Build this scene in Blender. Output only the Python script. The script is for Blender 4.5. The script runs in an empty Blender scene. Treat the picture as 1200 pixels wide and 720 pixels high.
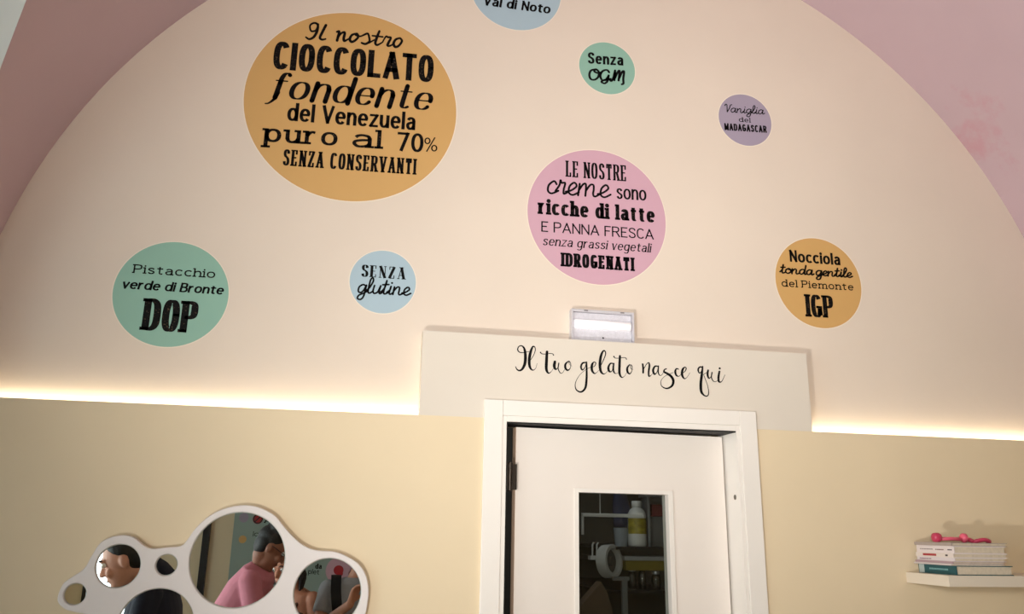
import bpy, bmesh, math, random
from math import sin, cos, pi, sqrt, atan2, radians
from mathutils import Vector, Matrix
random.seed(7)
SC = bpy.context.scene
COL = SC.collection

# ------------------------------------------------------------------ camera
CAM = Vector((-0.41232, -2.59770, 1.76037))
YAW, PITCH, ROLL, FPX = 0.18933, 0.26901, 0.016915, 943.58
_f = Vector((sin(YAW) * cos(PITCH), cos(YAW) * cos(PITCH), sin(PITCH)))
_r0 = Vector((cos(YAW), -sin(YAW), 0)); _u0 = _r0.cross(_f)
_r = _r0 * cos(ROLL) + _u0 * sin(ROLL); _u = -_r0 * sin(ROLL) + _u0 * cos(ROLL)
cd = bpy.data.cameras.new('camera'); cam = bpy.data.objects.new('camera', cd); COL.objects.link(cam)
cd.sensor_fit = 'HORIZONTAL'; cd.sensor_width = 36; cd.lens = 36 * FPX / 1200; cd.clip_start = 0.02
M = Matrix((_r, _u, -_f)).transposed().to_4x4(); M.translation = CAM
cam.matrix_world = M
SC.camera = cam

# ------------------------------------------------------------------ view + light
SC.view_settings.view_transform = 'Standard'; SC.view_settings.look = 'None'
SC.view_settings.gamma = 1; SC.view_settings.use_curve_mapping = False
SC.view_settings.exposure = 0.0
W = bpy.data.worlds.new('world'); SC.world = W; W.use_nodes = True
bg = W.node_tree.nodes['Background']; bg.inputs[0].default_value = (0.75, 0.88, 1.0, 1); bg.inputs[1].default_value = 2.5

def area(name, loc, target, sx, sy, power, color):
    l = bpy.data.lights.new(name, 'AREA'); l.shape = 'RECTANGLE'; l.size = sx; l.size_y = sy
    l.energy = power; l.color = color
    o = bpy.data.objects.new(name, l); COL.objects.link(o); o.location = loc
    o.rotation_euler = (Vector(target) - Vector(loc)).to_track_quat('-Z', 'Y').to_euler()
    return o
area('daylight_entrance', (-2.16, -4.78, 1.2), (-1.2, 0, 1.6), 0.5, 2.2, 12, (0.93, 0.97, 1.0))
area('daylight_shop_window', (-2.72, -2.3, 1.75), (2.0, -1.9, 1.9), 2.1, 1.6, 21, (0.98, 0.98, 0.98)).data.spread = radians(100)
CASE_W = 20
SPOT_W, SPOT_LOC = 27, (-0.50, -2.80, 2.03)

# ------------------------------------------------------------------ pixel helpers (1200 x 720)
def ray(px, py): return _r * ((px - 600) / FPX) - _u * ((py - 360) / FPX) + _f
def at(px, py, Y):
    d = ray(px, py); return CAM + d * ((Y - CAM.y) / d.y)
YM = -0.018                      # plane of the mirror glass
def mir(px, py, path):           # real point seen in the mirrors at a pixel, path = distance along y
    d = ray(px, py); p = CAM + d * (path / d.y)
    return Vector((p.x, 2 * YM - p.y, p.z))

# ------------------------------------------------------------------ materials
def lin(c): return tuple(((v / 255) / 12.92 if v / 255 <= .04045 else ((v / 255 + .055) / 1.055) ** 2.4) for v in c) + (1,)
MATS = {}
def mat(name, rgb, rough=.6, metal=0, noise=0, nscale=8, bump=0, bscale=60, spec=.5, emit=None, estr=0):
    if name in MATS: return MATS[name]
    m = bpy.data.materials.new(name); m.use_nodes = True; nt = m.node_tree; b = nt.nodes['Principled BSDF']
    c = lin(rgb); b.inputs['Base Color'].default_value = c; b.inputs['Roughness'].default_value = rough
    b.inputs['Metallic'].default_value = metal; b.inputs['Specular IOR Level'].default_value = spec
    tc = nt.nodes.new('ShaderNodeTexCoord')
    if noise:
        n = nt.nodes.new('ShaderNodeTexNoise'); n.inputs['Scale'].default_value = nscale; n.inputs['Detail'].default_value = 5
        nt.links.new(tc.outputs['Object'], n.inputs['Vector'])
        r = nt.nodes.new('ShaderNodeValToRGB')
        r.color_ramp.elements[0].position = .3; r.color_ramp.elements[1].position = .7
        r.color_ramp.elements[0].color = tuple(v * (1 - noise) for v in c[:3]) + (1,)
        r.color_ramp.elements[1].color = tuple(min(1, v * (1 + noise)) for v in c[:3]) + (1,)
        nt.links.new(n.outputs['Fac'], r.inputs['Fac']); nt.links.new(r.outputs['Color'], b.inputs['Base Color'])
    if bump:
        n2 = nt.nodes.new('ShaderNodeTexNoise'); n2.inputs['Scale'].default_value = bscale; n2.inputs['Detail'].default_value = 4
        nt.links.new(tc.outputs['Object'], n2.inputs['Vector'])
        bp = nt.nodes.new('ShaderNodeBump'); bp.inputs['Strength'].default_value = bump; bp.inputs['Distance'].default_value = .004
        nt.links.new(n2.outputs['Fac'], bp.inputs['Height']); nt.links.new(bp.outputs['Normal'], b.inputs['Normal'])
    if emit: b.inputs['Emission Color'].default_value = lin(emit); b.inputs['Emission Strength'].default_value = estr
    MATS[name] = m; return m

upper = mat('cream_lunette_paint', (227, 212, 196), .85, noise=.02, nscale=3, bump=.12, bscale=35)
lower = mat('yellow_cream_paint', (230, 211, 178), .85, noise=.02, nscale=3, bump=.1, bscale=35)
panelm = mat('beige_panel_paint', (222, 212, 198), .85, noise=.015, nscale=4, bump=.06)
whitev = mat('white_vault_paint', (226, 228, 224), .85, noise=.02, nscale=3)
wood_white = mat('white_lacquer', (240, 234, 226), .38, noise=.01, nscale=5)
leaf_white = mat('white_door_lacquer', (238, 229, 220), .42, noise=.01, nscale=5)
blackm = mat('black_rubber', (14, 13, 13), .7)
ink = mat('black_vinyl', (9, 7, 8), .6, spec=.15)
floorm = mat('beige_floor_tile', (176, 160, 140), .4, noise=.06, nscale=6)

def pink_vault():
    m = mat('pink_vault_paint', (188, 163, 169), .85, noise=.035, nscale=2.2, bump=.15, bscale=25)
    nt = m.node_tree; b = nt.nodes['Principled BSDF']
    src = b.inputs['Base Color'].links[0].from_socket
    tc = nt.nodes.new('ShaderNodeTexCoord'); mp = nt.nodes.new('ShaderNodeVectorMath'); mp.operation = 'DISTANCE'
    nt.links.new(tc.outputs['Object'], mp.inputs[0]); s = STAIN; mp.inputs[1].default_value = s
    n = nt.nodes.new('ShaderNodeTexNoise'); n.inputs['Scale'].default_value = 9; n.inputs['Detail'].default_value = 8; n.inputs['Roughness'].default_value = .7
    nt.links.new(tc.outputs['Object'], n.inputs['Vector'])
    mr = nt.nodes.new('ShaderNodeMapRange'); mr.inputs[1].default_value = .05; mr.inputs[2].default_value = .34; mr.inputs[3].default_value = .12; mr.inputs[4].default_value = -.25
    nt.links.new(mp.outputs['Value'], mr.inputs[0])
    ad = nt.nodes.new('ShaderNodeMath'); ad.operation = 'ADD'; nt.links.new(mr.outputs[0], ad.inputs[0]); nt.links.new(n.outputs['Fac'], ad.inputs[1])
    r = nt.nodes.new('ShaderNodeValToRGB'); r.color_ramp.elements[0].position = .5; r.color_ramp.elements[1].position = .72
    nt.links.new(ad.outputs[0], r.inputs['Fac'])
    mx = nt.nodes.new('ShaderNodeMix'); mx.data_type = 'RGBA'
    nt.links.new(r.outputs['Color'], mx.inputs[0]); nt.links.new(src, mx.inputs[6]); mx.inputs[7].default_value = lin((188, 148, 155))
    nt.links.new(mx.outputs[2], b.inputs['Base Color'])
    return m

def glass_mat(name, tint, gloss=.08, rough=.0):
    m = bpy.data.materials.new(name); m.use_nodes = True; nt = m.node_tree; nt.nodes.clear()
    o = nt.nodes.new('ShaderNodeOutputMaterial'); mx = nt.nodes.new('ShaderNodeMixShader')
    t = nt.nodes.new('ShaderNodeBsdfTransparent'); t.inputs[0].default_value = tint
    g = nt.nodes.new('ShaderNodeBsdfGlossy'); g.inputs['Roughness'].default_value = rough
    mx.inputs[0].default_value = gloss
    nt.links.new(t.outputs[0], mx.inputs[1]); nt.links.new(g.outputs[0], mx.inputs[2]); nt.links.new(mx.outputs[0], o.inputs[0])
    return m

# ------------------------------------------------------------------ mesh helpers
class MB:
    def __init__(s): s.v = []; s.f = []
    def add(s, vs, fs):
        o = len(s.v); s.v += [Vector(v) for v in vs]; s.f += [tuple(i + o for i in f) for f in fs]; return s
    def box(s, x0, x1, y0, y1, z0, z1):
        return s.add([(x, y, z) for z in (z0, z1) for y in (y0, y1) for x in (x0, x1)],
                     [(0, 2, 3, 1), (4, 5, 7, 6), (0, 1, 5, 4), (2, 6, 7, 3), (0, 4, 6, 2), (1, 3, 7, 5)])
    def obox(s, o, ux, uy, uz, x0, x1, y0, y1, z0, z1):
        o = Vector(o)
        return s.add([o + ux * x + uy * y + uz * z for z in (z0, z1) for y in (y0, y1) for x in (x0, x1)],
                     [(0, 2, 3, 1), (4, 5, 7, 6), (0, 1, 5, 4), (2, 6, 7, 3), (0, 4, 6, 2), (1, 3, 7, 5)])
    def prism(s, poly, y0, y1):   # poly of (x,z), counter-clockwise seen from -y
        n = len(poly)
        return s.add([(x, y0, z) for x, z in poly] + [(x, y1, z) for x, z in poly],
                     [tuple(range(n)), tuple(range(2 * n - 1, n - 1, -1))] + [(i, i + n, (i + 1) % n + n, (i + 1) % n) for i in range(n)])
    def ring(s, a, b, n=24):      # loft list of circles
        pass
    def tube(s, pts, rad, n=12, caps=True):
        pts = [Vector(p) for p in pts]; k = len(pts)
        rad = rad if isinstance(rad, (list, tuple)) else [rad] * k
        o = len(s.v); prev = None
        for i, p in enumerate(pts):
            t = (pts[min(i + 1, k - 1)] - pts[max(i - 1, 0)]).normalized()
            a = prev if prev is not None else (Vector((0, 0, 1)) if abs(t.z) < .9 else Vector((1, 0, 0)))
            u = (a - t * a.dot(t)).normalized(); prev = u; w = t.cross(u)
            for j in range(n):
                an = 2 * pi * j / n; s.v.append(p + (u * cos(an) + w * sin(an)) * rad[i])
        for i in range(k - 1):
            for j in range(n):
                s.f.append((o + i * n + j, o + i * n + (j + 1) % n, o + (i + 1) * n + (j + 1) % n, o + (i + 1) * n + j))
        if caps:
            s.f.append(tuple(o + j for j in range(n - 1, -1, -1))); s.f.append(tuple(o + (k - 1) * n + j for j in range(n)))
        return s
    def lathe(s, c, axis, prof, n=32):   # prof: (radius, height along axis)
        axis = Vector(axis).normalized(); c = Vector(c)
        a = Vector((0, 0, 1)) if abs(axis.z) < .9 else Vector((1, 0, 0))
        u = (a - axis * a.dot(axis)).normalized(); w = axis.cross(u); o = len(s.v); k = len(prof)
        for r, h in prof:
            for j in range(n):
                an = 2 * pi * j / n; s.v.append(c + axis * h + (u * cos(an) + w * sin(an)) * r)
        for i in range(k - 1):
            for j in range(n): s.f.append((o + i * n + j, o + i * n + (j + 1) % n, o + (i + 1) * n + (j + 1) % n, o + (i + 1) * n + j))
        s.f.append(tuple(o + j for j in range(n - 1, -1, -1))); s.f.append(tuple(o + (k - 1) * n + j for j in range(n)))
        return s
    def ball(s, c, r, n=16, m=10, R=None):
        c = Vector(c); r = r if isinstance(r, (tuple, list)) else (r, r, r); o = len(s.v)
        for i in range(m + 1):
            th = pi * i / m
            for j in range(n):
                ph = 2 * pi * j / n; v = Vector((r[0] * sin(th) * cos(ph), r[1] * sin(th) * sin(ph), r[2] * cos(th)))
                s.v.append(c + (R @ v if R else v))
        for i in range(m):
            for j in range(n): s.f.append((o + i * n + j, o + (i + 1) * n + j, o + (i + 1) * n + (j + 1) % n, o + i * n + (j + 1) % n))
        return s
    def build(s, name, m, parent=None, smooth=False, bevel=0, loc=None):
        me = bpy.data.meshes.new(name)
        base = Vector((0, 0, 0)); q = parent
        while q is not None: base = base + q.location; q = q.parent
        org = base
        if loc is not None: org = Vector(loc)
        me.from_pydata([tuple(v - org) for v in s.v], [], s.f)
        bm = bmesh.new(); bm.from_mesh(me); bmesh.ops.remove_doubles(bm, verts=bm.verts, dist=1e-6)
        bmesh.ops.recalc_face_normals(bm, faces=bm.faces)
        if bevel:
            es = [e for e in bm.edges if len(e.link_faces) == 2 and e.calc_face_angle(0) > .6]
            bmesh.ops.bevel(bm, geom=es, offset=bevel, segments=2, affect='EDGES', profile=.6)
        bm.to_mesh(me); bm.free()
        if smooth:
            me.polygons.foreach_set('use_smooth', [True] * len(me.polygons))
        me.materials.append(m)
        o = bpy.data.objects.new(name, me); COL.objects.link(o)
        o.parent = parent
        if loc is not None: o.location = org - base
        return o

def tag(o, label=None, cat=None, group=None, kind=None):
    if label: o['label'] = label
    if cat: o['category'] = cat
    if group: o['group'] = group
    if kind: o['kind'] = kind
    return o
def thing(name, loc, label, cat, group=None):
    o = bpy.data.objects.new(name, None); COL.objects.link(o); o.location = loc; o.empty_display_size = .05
    return tag(o, label, cat, group)
def struct(name, mb, m, label=None, cat=None, **k):
    o = mb.build(name, m, **k); tag(o, label, cat, None, 'structure'); return o

def spline(pts, n=10, closed=False):
    P = [tuple(p) for p in pts]; k = len(P); out = []
    if k == 2 and not closed: return P
    seg = k if closed else k - 1
    for i in range(seg):
        g = (lambda j: P[j % k]) if closed else (lambda j: P[max(0, min(k - 1, j))])
        a, b, c, d = g(i - 1), g(i), g(i + 1), g(i + 2)
        for t in range(n):
            t /= n
            out.append(tuple(.5 * (2 * b[q] + (c[q] - a[q]) * t + (2 * a[q] - 5 * b[q] + 4 * c[q] - d[q]) * t * t + (3 * b[q] - a[q] - 3 * c[q] + d[q]) * t ** 3) for q in range(len(b))))
    if not closed: out.append(P[-1])
    return out

# ================================================================== ROOM SHELL
Z0 = 2.17                                     # top of the door casing = springing height
AX, AR, YU, YL = 0.398, 2.007, 0.07, 0.012    # arch centre/radius, upper wall plane, lower wall plane
YC, HW, HL = -2.29, 2.13, 1.8                 # transverse lunette vaults
YB = -4.65
XL, XR = -2.6, 3.4
ZC = Z0 - 0.0596                              # cove ledge height
_d = ray(1143, 158)
_o = CAM - Vector((AX, 0, Z0)); qa = _d.x ** 2 + _d.z ** 2; qb = 2 * (_o.x * _d.x + _o.z * _d.z); qc = _o.x ** 2 + _o.z ** 2 - AR ** 2
STAIN = tuple(CAM + _d * ((-qb + sqrt(qb * qb - 4 * qa * qc)) / 2 / qa))

# upper wall under the vault
arc = [(AX + AR * cos(a), Z0 + AR * sin(a)) for a in [pi * i / 96 for i in range(97)]]
struct('wall_north', MB().prism([(AX - AR, ZC), (AX + AR, ZC)] + arc, YU, YU + .18), upper)
# lower wall, thicker, with the door opening; its top is the ledge of the cove light
lw = MB()
lw.box(AX - AR, .0617, YL, .25, 0, ZC); lw.box(.898, AX + AR, YL, .25, 0, ZC); lw.box(.0617, .898, YL, .25, 2.112, ZC - .0001 + .002)
struct('wall_front', lw, lower)
# raised panel above the door
PX0, PX1, PZ1 = -.2116, 1.1781, Z0 + .2216
struct('trim_1', MB().box(PX0, PX1, YL - .002, YU + .01, ZC, PZ1), panelm)
# piers beside the front wall
struct('wall_left', MB().box(AX - AR - .3, AX - AR, -.16, .25, 0, Z0 + .02)
       .box(XL - .15, AX - AR - .3, -.16, .0, 0, 4.0)
       .box(XL - .15, XL, -1.2, -.16, 0, 4.1).box(XL - .15, XL, YB, -3.4, 0, 4.1)
       .box(XL - .15, XL, -3.4, -1.2, 0, .95).box(XL - .15, XL, -3.4, -1.2, 2.55, 4.1), lower)
struct('wall_right', MB().box(AX + AR, AX + AR + .3, -.16, .25, 0, Z0 + .02)
       .box(AX + AR + .3, XR + .15, -.16, 0, 0, 4.0).box(XR, XR + .15, YB, -.16, 0, 4.1), lower)
sw = MB()
sw.box(XL - .15, -2.42, YB - .15, YB, 0, 4.3); sw.box(-1.90, XR + .15, YB - .15, YB, 0, 4.3); sw.box(-2.42, -1.90, YB - .15, YB, 2.3, 4.3)
struct('wall_south', sw, lower)
struct('floor', MB().box(XL - .2, XR + .2, YB - .2, 2.7, -.1, 0), floorm)
# vault
v = MB(); NT, NY = 120, 14
for part in (0, 1):
    o = len(v.v)
    for i in range(NT + 1):
        a = pi * i / NT; x = AX + AR * cos(a); z = AR * sin(a)
        k = HW * sqrt(max(0, 1 - (z / HL) ** 2)) if z < HL else 0
        y0, y1 = ((YU + .02, YC + k) if part == 0 else (YC - k, YB - .02))
        for j in range(NY + 1): v.v.append(Vector((x, y0 + (y1 - y0) * j / NY, Z0 + z)))
    for i in range(NT):
        for j in range(NY):
            p = o + i * (NY + 1) + j; v.f.append((p, p + 1, p + NY + 2, p + NY + 1))
ceiling = struct('ceiling', v, pink_vault(), smooth=True)
for sgn, xe, nm in ((-1, XL - .05, 'ceiling_left'), (1, XR + .05, 'ceiling_right')):
    v = MB(); NP, NX = 60, 8
    for i in range(NP + 1):
        a = pi * i / NP; y = YC + HW * cos(a); z = HL * sin(a); xb = AX + sgn * sqrt(AR * AR - z * z)
        for j in range(NX + 1): v.v.append(Vector((xb + (xe - xb) * j / NX, y, Z0 + z)))
    for i in range(NP):
        for j in range(NX):
            p = i * (NX + 1) + j; v.f.append((p, p + 1, p + NX + 2, p + NX + 1))
    struct(nm, v, whitev, smooth=True)
# entrance frame (dark post seen in the big mirror) and shop window frame
darkframe = mat('dark_steel', (34, 28, 26), .45, metal=.3)
clear = glass_mat('clear_glass', (.95, .98, .97, 1), .06)
d2 = tag(thing('door_2', (-2.12, YB, 0), 'glazed shop entrance with dark steel frame', 'door'), kind='structure')
MB().box(-1.935, -1.895, YB - .06, YB + .03, 0, 2.34).build('door_post', darkframe, d2)
MB().box(-2.425, -2.395, YB - .06, YB + .03, 0, 2.34).build('door_post', darkframe, d2)
MB().box(-2.395, -1.935, YB - .06, YB + .03, 2.26, 2.34).build('door_head', darkframe, d2)
MB().box(-2.395, -1.935, YB - .03, YB - .02, 0.0, 2.26).build('glass_pane', clear, d2)
_pp = (2 * YM - YB) - CAM.y
struct('trim_2', MB().box(mir(234.5, 660, _pp).x, mir(242.5, 660, _pp).x, YB, YB + .05, 0, 3.2), darkframe)
w1 = tag(thing('window_1', (XL, -2.3, .95), 'white framed shop window in the left bay', 'window'), kind='structure')
fm = MB()
for y in (-3.4, -2.33, -1.26): fm.box(XL - .1, XL - .04, y, y + .06, .95, 2.55)
fm.box(XL - .1, XL - .04, -3.4, -1.2, .95, 1.01); fm.box(XL - .1, XL - .04, -3.4, -1.2, 2.49, 2.55)
fm.build('window_frame', wood_white, w1)
MB().box(XL - .075, XL - .068, -3.38, -1.22, .97, 2.53).build('glass_pane', clear, w1)

# cove light strips lying on the ledge
led = mat('warm_led', (255, 244, 214), .5, emit=(255, 242, 212), estr=17)
for x0, x1, lb in ((AX - AR + .005, PX0 - .004, 'warm white light strip glowing on the ledge left of the door panel'),
                   (PX1 + .004, AX + AR - .005, 'warm white light strip glowing on the ledge right of the door panel')):
    tag(MB().box(x0, x1, .050, .062, ZC, ZC + .003).build('light_strip', led, loc=((x0 + x1) / 2, .046, ZC)), lb, 'light', 'cove light strips')

# ================================================================== DOOR
door = tag(thing('door_1', (.48, 0, 0), 'white door left ajar with a glazed panel and white casing', 'door'), kind='structure')
MB().box(0, .0615, -.001, YL, 0, Z0).build('casing', wood_white, door, bevel=.002)
MB().box(.8982, .96, -.001, YL, 0, Z0).build('casing', wood_white, door, bevel=.002)
MB().box(.0620, .8977, -.001, YL, 2.119, Z0).build('casing', wood_white, door, bevel=.002)
MB().box(.0620, .0755, .003, .15, 0, 2.1188).build('jamb', wood_white, door, bevel=.001)
MB().box(.8845, .8977, .003, .15, 0, 2.1188).build('jamb', wood_white, door, bevel=.001)
MB().box(.0755, .8845, .003, .15, 2.1000, 2.1188).build('jamb_head', wood_white, door, bevel=.001)
MB().box(.0757, .8843, .008, .112, 2.0955, 2.0999).build('gasket', blackm, door)
MB().box(.0757, .0800, .012, .112, 0.0, 2.0955).build('gasket', blackm, door)
LO = Vector((.1165, .05, .01)); la = atan2(.05, .7592)
LU = Vector((cos(la), sin(la), 0)); LN = Vector((-sin(la), cos(la), 0)); LZ = Vector((0, 0, 1)); LW, LH = .7605, 2.0785
def leafpt(px, py):
    d = ray(px, py); t = (LO - CAM).dot(LN) / d.dot(LN); p = CAM + d * t - LO
    return p.dot(LU), p.z
g0, gt = leafpt(677.5, 577.5); g1, gt2 = leafpt(782, 580); gt = (gt + gt2) / 2; gb = gt - 1.02
b0, bt = leafpt(673, 572); b1, bt2 = leafpt(787.5, 576.3); bt = (bt + bt2) / 2; bb = gb - (bt - gt)
lf = MB()
for x0, x1, z0, z1 in ((0, g0, 0, LH), (g1, LW, 0, LH), (g0, g1, 0, gb), (g0, g1, gt, LH)): lf.obox(LO, LU, LN, LZ, x0, x1, 0, .042, z0, z1)
leaf = lf.build('door_leaf', leaf_white, door)
MB().obox(LO, LU, LN, LZ, -.0008, .0, .001, .041, 0, LH).build('edge_band', mat('tan_edge_band', (208, 176, 150), .5), leaf)
bd = MB()
for x0, x1, z0, z1 in ((b0, g0, bb, bt), (g1, b1, bb, bt), (g0, g1, bb, gb), (g0, g1, gt, bt)): bd.obox(LO, LU, LN, LZ, x0, x1, -.006, .0, z0, z1)
bd.build('glazing_bead', wood_white, leaf)
MB().obox(LO, LU, LN, LZ, g0 + .001, g1 - .001, .018, .022, gb + .001, gt - .001).build('glass_pane', glass_mat('door_glass', (.72, .74, .72, 1), .03), leaf)
# lever handle low on the leaf
steel = mat('satin_steel', (150, 146, 140), .35, metal=.9)
hl = MB(); hp = LO + LU * (LW - .06) + LZ * 1.02
hl.tube([hp, hp - LN * .05, hp - LN * .055 - LU * .11], .009, 10); hl.lathe(hp, -LN, [(.026, 0), (.026, .006)], 20)
hl.build('handle', steel, leaf, smooth=False)
bronze = mat('dark_bronze', (58, 50, 44), .4, metal=.8)
for zz in (None, .35):
    hz0, hz1 = (at(595, 574, .03).z, at(595, 544, .03).z) if zz is None else (.30, .40)
    hm = MB(); c = Vector((.0925, .022, hz0)); L = hz1 - hz0
    hm.lathe(c, (0, 0, 1), [(.004, -.006), (.0085, -.003), (.0085, L * .3), (.0075, L * .31), (.0085, L * .32), (.0085, L * .68), (.0075, L * .69), (.0085, L * .7), (.0085, L + .003), (.004, L + .006)], 16)
    hm.box(.080, .091, .018, .030, hz0, hz1); hm.box(.094, .1165, .030, .034, hz0, hz1); hm.box(.1145, .1165, .030, .056, hz0, hz1)
    hm.build('hinge', bronze, door)
sp = Vector((.8845, .0405, Z0 - .2924)); sm = MB(); sm.lathe(sp, (-1, 0, 0), [(.0085, 0), (.0085, .0015), (.0045, .0015), (.0045, .0005)], 18)
sm.build('bolt_hole', mat('brass_worn', (120, 112, 100), .4, metal=.7), door)

# ================================================================== LETTERING ENGINE
GL = {}
def G(ch, w, spec): GL[ch] = (w, spec)
# roman capitals: l line, t thin line, c crossbar without serif, s spline, o closed spline, d dot
def se(cx, cy, rx, ry, n=2.5, k=28):
    return [(cx + rx * math.copysign(abs(cos(a)) ** (2 / n), cos(a)), cy + ry * math.copysign(abs(sin(a)) ** (2 / n), sin(a))) for a in [2 * pi * i / k for i in range(k)]]
def sa(cx, cy, rx, ry, a0, a1, n=2.5, k=18):
    return [(cx + rx * math.copysign(abs(cos(a)) ** (2 / n), cos(a)), cy + ry * math.copysign(abs(sin(a)) ** (2 / n), sin(a))) for a in [radians(a0 + (a1 - a0) * i / k) for i in range(k + 1)]]
G('I', .0, [('l', [(0, 0), (0, 1)])])
G('L', .44, [('l', [(0, 1), (0, 0)]), ('t', [(0, 0), (.44, 0)])])
G('E', .44, [('l', [(0, 0), (0, 1)]), ('t', [(0, 1), (.44, 1)]), ('c', [(0, .52), (.34, .52)]), ('t', [(0, 0), (.44, 0)])])
G('F', .42, [('l', [(0, 0), (0, 1)]), ('t', [(0, 1), (.42, 1)]), ('c', [(0, .52), (.34, .52)])])
G('T', .54, [('l', [(.27, 1), (.27, 0)]), ('t', [(.27, 1), (.54, 1)]), ('t', [(.27, 1), (0, 1)])])
G('N', .54, [('t', [(0, 0), (0, 1)]), ('k', [(0, 1), (.54, 0)]), ('t', [(.54, 0), (.54, 1)])])
G('M', .7, [('t', [(0, 0), (0, 1)]), ('k', [(0, 1), (.35, .12)]), ('t', [(.35, .12), (.7, 1)]), ('l', [(.7, 1), (.7, 0)])])
G('A', .6, [('t', [(0, 0), (.3, 1)]), ('l', [(.3, 1), (.6, 0)]), ('c', [(.1, .3), (.5, .3)])])
G('V', .6, [('l', [(0, 1), (.3, 0)]), ('t', [(.3, 0), (.6, 1)])])
G('Z', .5, [('t', [(.5, 1), (0, 1)]), ('k', [(.5, 1), (0, 0)]), ('t', [(0, 0), (.5, 0)])])
G('O', .54, [('o', se(.27, .5, .27, .5))])
G('C', .5, [('s', sa(.27, .5, .27, .5, 38, 322))])
G('G', .54, [('s', sa(.27, .5, .27, .5, 38, 350)), ('c', [(.32, .45), (.54, .45)]), ('l', [(.54, .45), (.54, .1)])])
G('S', .48, [('s', [(.46, .76), (.42, .93), (.25, 1), (.07, .93), (.02, .75), (.1, .6), (.25, .52), (.4, .42), (.47, .25), (.42, .07), (.24, 0), (.06, .07), (.01, .24)])])
G('P', .5, [('l', [(0, 0), (0, 1)]), ('s', [(0, 1), (.28, 1), (.46, .93), (.5, .75), (.46, .56), (.28, .48), (0, .48)])])
G('R', .54, [('l', [(0, 0), (0, 1)]), ('s', [(0, 1), (.28, 1), (.45, .93), (.49, .76), (.45, .58), (.28, .5), (0, .5)]), ('l', [(.3, .5), (.54, 0)])])
G('B', .5, [('l', [(0, 0), (0, 1)]), ('s', [(0, 1), (.26, 1), (.42, .94), (.45, .77), (.42, .59), (.26, .53), (0, .53)]), ('s', [(.2, .53), (.36, .5), (.5, .38), (.5, .14), (.34, 0), (0, 0)])])
G('D', .54, [('l', [(0, 0), (0, 1)]), ('s', [(0, 1), (.26, 1), (.46, .9), (.54, .7), (.54, .3), (.46, .1), (.26, 0), (0, 0)])])
X = .68
G('o', .5, [('o', se(.25, X / 2, .25, X / 2, 2.2))])
G('c', .42, [('s', sa(.25, X / 2, .25, X / 2, 42, 318, 2.2))])
G('e', .48, [('c', [(.02, .36), (.47, .36)]), ('s', [(.48, .36)] + sa(.25, X / 2, .24, X / 2, 20, 322, 2.2))])
G('n', .44, [('l', [(0, 0), (0, X)]), ('s', [(0, .42), (.08, .6), (.24, X), (.38, .62), (.44, .44)]), ('l', [(.44, .46), (.44, 0)])])
G('h', .44, [('l', [(0, 0), (0, 1)]), ('s', [(0, .42), (.08, .6), (.24, X), (.38, .62), (.44, .44)]), ('l', [(.44, .46), (.44, 0)])])
G('m', .78, [('l', [(0, 0), (0, X)]), ('s', [(0, .42), (.07, .6), (.2, X), (.33, .62), (.39, .44)]), ('l', [(.39, .46), (.39, 0)]), ('s', [(.39, .42), (.46, .6), (.6, X), (.73, .62), (.78, .44)]), ('l', [(.78, .46), (.78, 0)])])
G('u', .44, [('l', [(0, .22), (0, X)]), ('s', [(0, .24), (.06, .06), (.2, 0), (.36, .08), (.44, .26)]), ('l', [(.44, 0), (.44, X)])])
G('r', .32, [('l', [(0, 0), (0, X)]), ('s', [(0, .4), (.08, .58), (.2, X), (.32, .64)])])
G('d', .5, [('o', se(.24, X / 2, .24, X / 2, 2.2)), ('l', [(.5, 0), (.5, 1)])])
G('b', .5, [('o', se(.26, X / 2, .24, X / 2, 2.2)), ('l', [(0, 0), (0, 1)])])
G('p', .5, [('o', se(.26, X / 2, .24, X / 2, 2.2)), ('l', [(0, -.3), (0, X)])])
G('q', .5, [('o', se(.24, X / 2, .24, X / 2, 2.2)), ('l', [(.5, -.3), (.5, X)])])
G('g', .48, [('o', se(.24, X / 2, .24, X / 2, 2.2)), ('c', [(.48, X), (.48, -.08)]), ('s', [(.48, -.06), (.42, -.25), (.24, -.31), (.04, -.24)])])
G('a', .46, [('s', [(.05, .54), (.1, .63), (.22, X), (.38, .62), (.43, .44)]), ('l', [(.43, .46), (.43, 0)]), ('s', [(.43, .4), (.22, .38), (.05, .3), (.02, .16), (.1, .02), (.22, 0), (.36, .06), (.43, .2)])])
G('s', .4, [('s', [(.38, .54), (.32, .65), (.2, X), (.06, .63), (.03, .5), (.12, .4), (.26, .32), (.38, .24), (.37, .08), (.24, 0), (.1, .02), (.01, .14)])])
G('l', .0, [('l', [(0, 0), (0, 1)])])
G('i', .0, [('l', [(0, 0), (0, X)]), ('d', [(0, .93)])])
G('t', .34, [('s', [(.14, .92), (.14, .2), (.17, .05), (.26, 0), (.36, .05)]), ('c', [(0, X), (.33, X)])])
G('f', .34, [('s', [(.36, .93), (.28, 1), (.18, .95), (.13, .78), (.13, .6)]), ('l', [(.13, .62), (.13, 0)]), ('c', [(0, X), (.32, X)])])
G('z', .42, [('c', [(0, X), (.42, X)]), ('t', [(.42, X), (0, 0)]), ('c', [(0, 0), (.42, 0)])])
G('v', .44, [('l', [(0, X), (.22, 0)]), ('t', [(.22, 0), (.44, X)])])
G('7', .5, [('c', [(0, 1), (.5, 1)]), ('l', [(.5, 1), (.18, 0)])])
G('0', .5, [('o', se(.25, .5, .25, .5, 2.2))])
G('%', .6, [('o', se(.13, .76, .12, .2, 2)), ('o', se(.48, .24, .12, .2, 2)), ('c', [(.48, 1), (.12, 0)])])
GS = {}
def S(ch, w, *sp): GS[ch] = (w, sp)
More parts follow.
